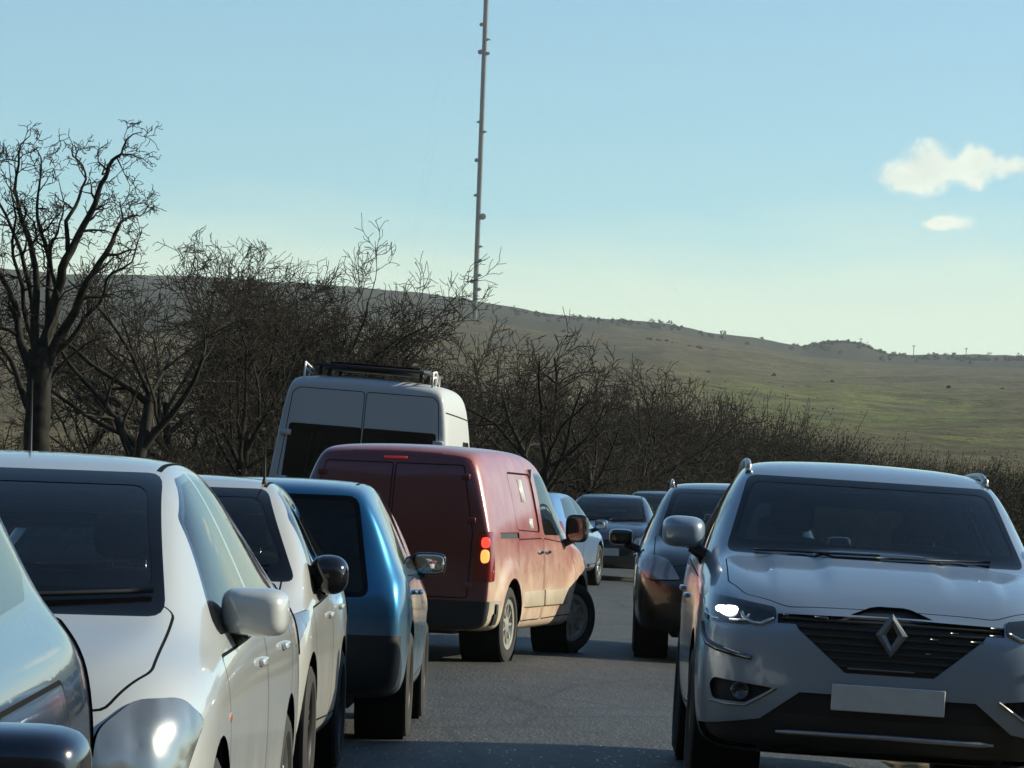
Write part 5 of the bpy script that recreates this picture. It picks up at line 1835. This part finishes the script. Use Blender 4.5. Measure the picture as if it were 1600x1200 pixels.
far_bushes('hill_scrub', [(1315, 536, 2330, 70, 14, 1.2), (1360, 545, 2320, 30, 12, 1.0), (1450, 562, 2200, 50, 40, 1.8), (1560, 566, 2250, 50, 30, 1.8), (1050, 532, 1700, 30, 18, 1.3), (960, 500, 2200, 40, 40, 1.6),
                          (880, 490, 2200, 40, 35, 1.8), (1200, 560, 1100, 8, 40, .5)],
           3, 'scattered dark gorse and scrub clumps on the far hillside', 'scrub')
far_bushes('knoll_tree', [(1272, 531, 2320, 9, 2.2, 2.0)], 4, 'small round tree on the skyline at the left end of the wooded knoll', 'tree')
bpy.data.objects['knoll_tree']['kind'] = ''
del bpy.data.objects['knoll_tree']['kind']


# ------------------------------------------------------------------ clouds
def cloud(name, label, puffs, d, dens, seed):
    """real volume: one closed box of vapour whose density follows a few noisy puffs"""
    pts = [(at(px, py, d), rx, rz) for px, py, rx, rz in puffs]
    k = d / FPX
    x0 = min(p.x - rx * k * 1.5 for p, rx, rz in pts); x1 = max(p.x + rx * k * 1.5 for p, rx, rz in pts)
    z0 = min(p.z - rz * k * 1.6 for p, rx, rz in pts); z1 = max(p.z + rz * k * 1.6 for p, rx, rz in pts)
    yd = max(rz for _, _, rz in pts) * k * 6
    bm = bmesh.new()
    add_box(bm, ((x0 + x1) / 2, d, (z0 + z1) / 2), (x1 - x0, yd * 2, z1 - z0))
    m = bpy.data.materials.new(name); m.use_nodes = True
    nt = m.node_tree
    nt.nodes.remove(nt.nodes['Principled BSDF'])
    pv = nt.nodes.new('ShaderNodeVolumePrincipled')
    pv.inputs['Color'].default_value = (1, 1, 1, 1)
    pv.inputs['Anisotropy'].default_value = 0.0
    ge = nt.nodes.new('ShaderNodeNewGeometry')
    acc = None
    nz = nt.nodes.new('ShaderNodeTexNoise'); nz.inputs['Scale'].default_value = .035; nz.inputs['Detail'].default_value = 6; nz.inputs['Roughness'].default_value = .6
    nt.links.new(ge.outputs['Position'], nz.inputs['Vector'])
    nn = math_n(nt, 'MULTIPLY', math_n(nt, 'SUBTRACT', nz.outputs[0], .5), 2.0)
    for p, rx, rz in pts:
        vs = nt.nodes.new('ShaderNodeVectorMath'); vs.operation = 'SUBTRACT'; nt.links.new(ge.outputs['Position'], vs.inputs[0]); vs.inputs[1].default_value = (p.x, d, p.z)
        vd = nt.nodes.new('ShaderNodeVectorMath'); vd.operation = 'DIVIDE'; nt.links.new(vs.outputs[0], vd.inputs[0]); vd.inputs[1].default_value = (rx * k, rz * k * 3, rz * k)
        ln = nt.nodes.new('ShaderNodeVectorMath'); ln.operation = 'LENGTH'; nt.links.new(vd.outputs[0], ln.inputs[0])
        f = math_n(nt, 'SUBTRACT', 1.0, ln.outputs['Value'])
        acc = f if acc is None else math_n(nt, 'MAXIMUM', acc, f)
    den = math_n(nt, 'MULTIPLY', math_n(nt, 'ADD', acc, nn), dens * 1.6)
    den = math_n(nt, 'MINIMUM', math_n(nt, 'MAXIMUM', den, 0.0), dens)
    nt.links.new(den, pv.inputs['Density'])
    nt.links.new(pv.outputs[0], nt.nodes['Material Output'].inputs['Volume'])
    o = bm_obj(name, bm, m, None, False)
    tag(o, label, 'cloud')
    return o


cloud('cumulus_cloud', 'larger white cloud puff high in the sky on the right', PUFFS, 5200, .0035, 1)
cloud('cumulus_cloud', 'small flat white cloud below the larger one', PUFFS_LOW, 5200, .003, 2)


# ------------------------------------------------------------------ haze over the valley
bm = bmesh.new()
add_box(bm, (0, 1350, 168), (6400, 3900, 346))
hm = bpy.data.materials.new('haze'); hm.use_nodes = True
hm.node_tree.nodes.remove(hm.node_tree.nodes['Principled BSDF'])
hv_ = hm.node_tree.nodes.new('ShaderNodeVolumePrincipled')
hv_.inputs['Color'].default_value = (.80, .90, .92, 1)
hv_.inputs['Density'].default_value = .00010
hv_.inputs['Anisotropy'].default_value = .3
hm.node_tree.links.new(hv_.outputs[0], hm.node_tree.nodes['Material Output'].inputs['Volume'])
tag(bm_obj('haze', bm, hm, None, False), kind='stuff')
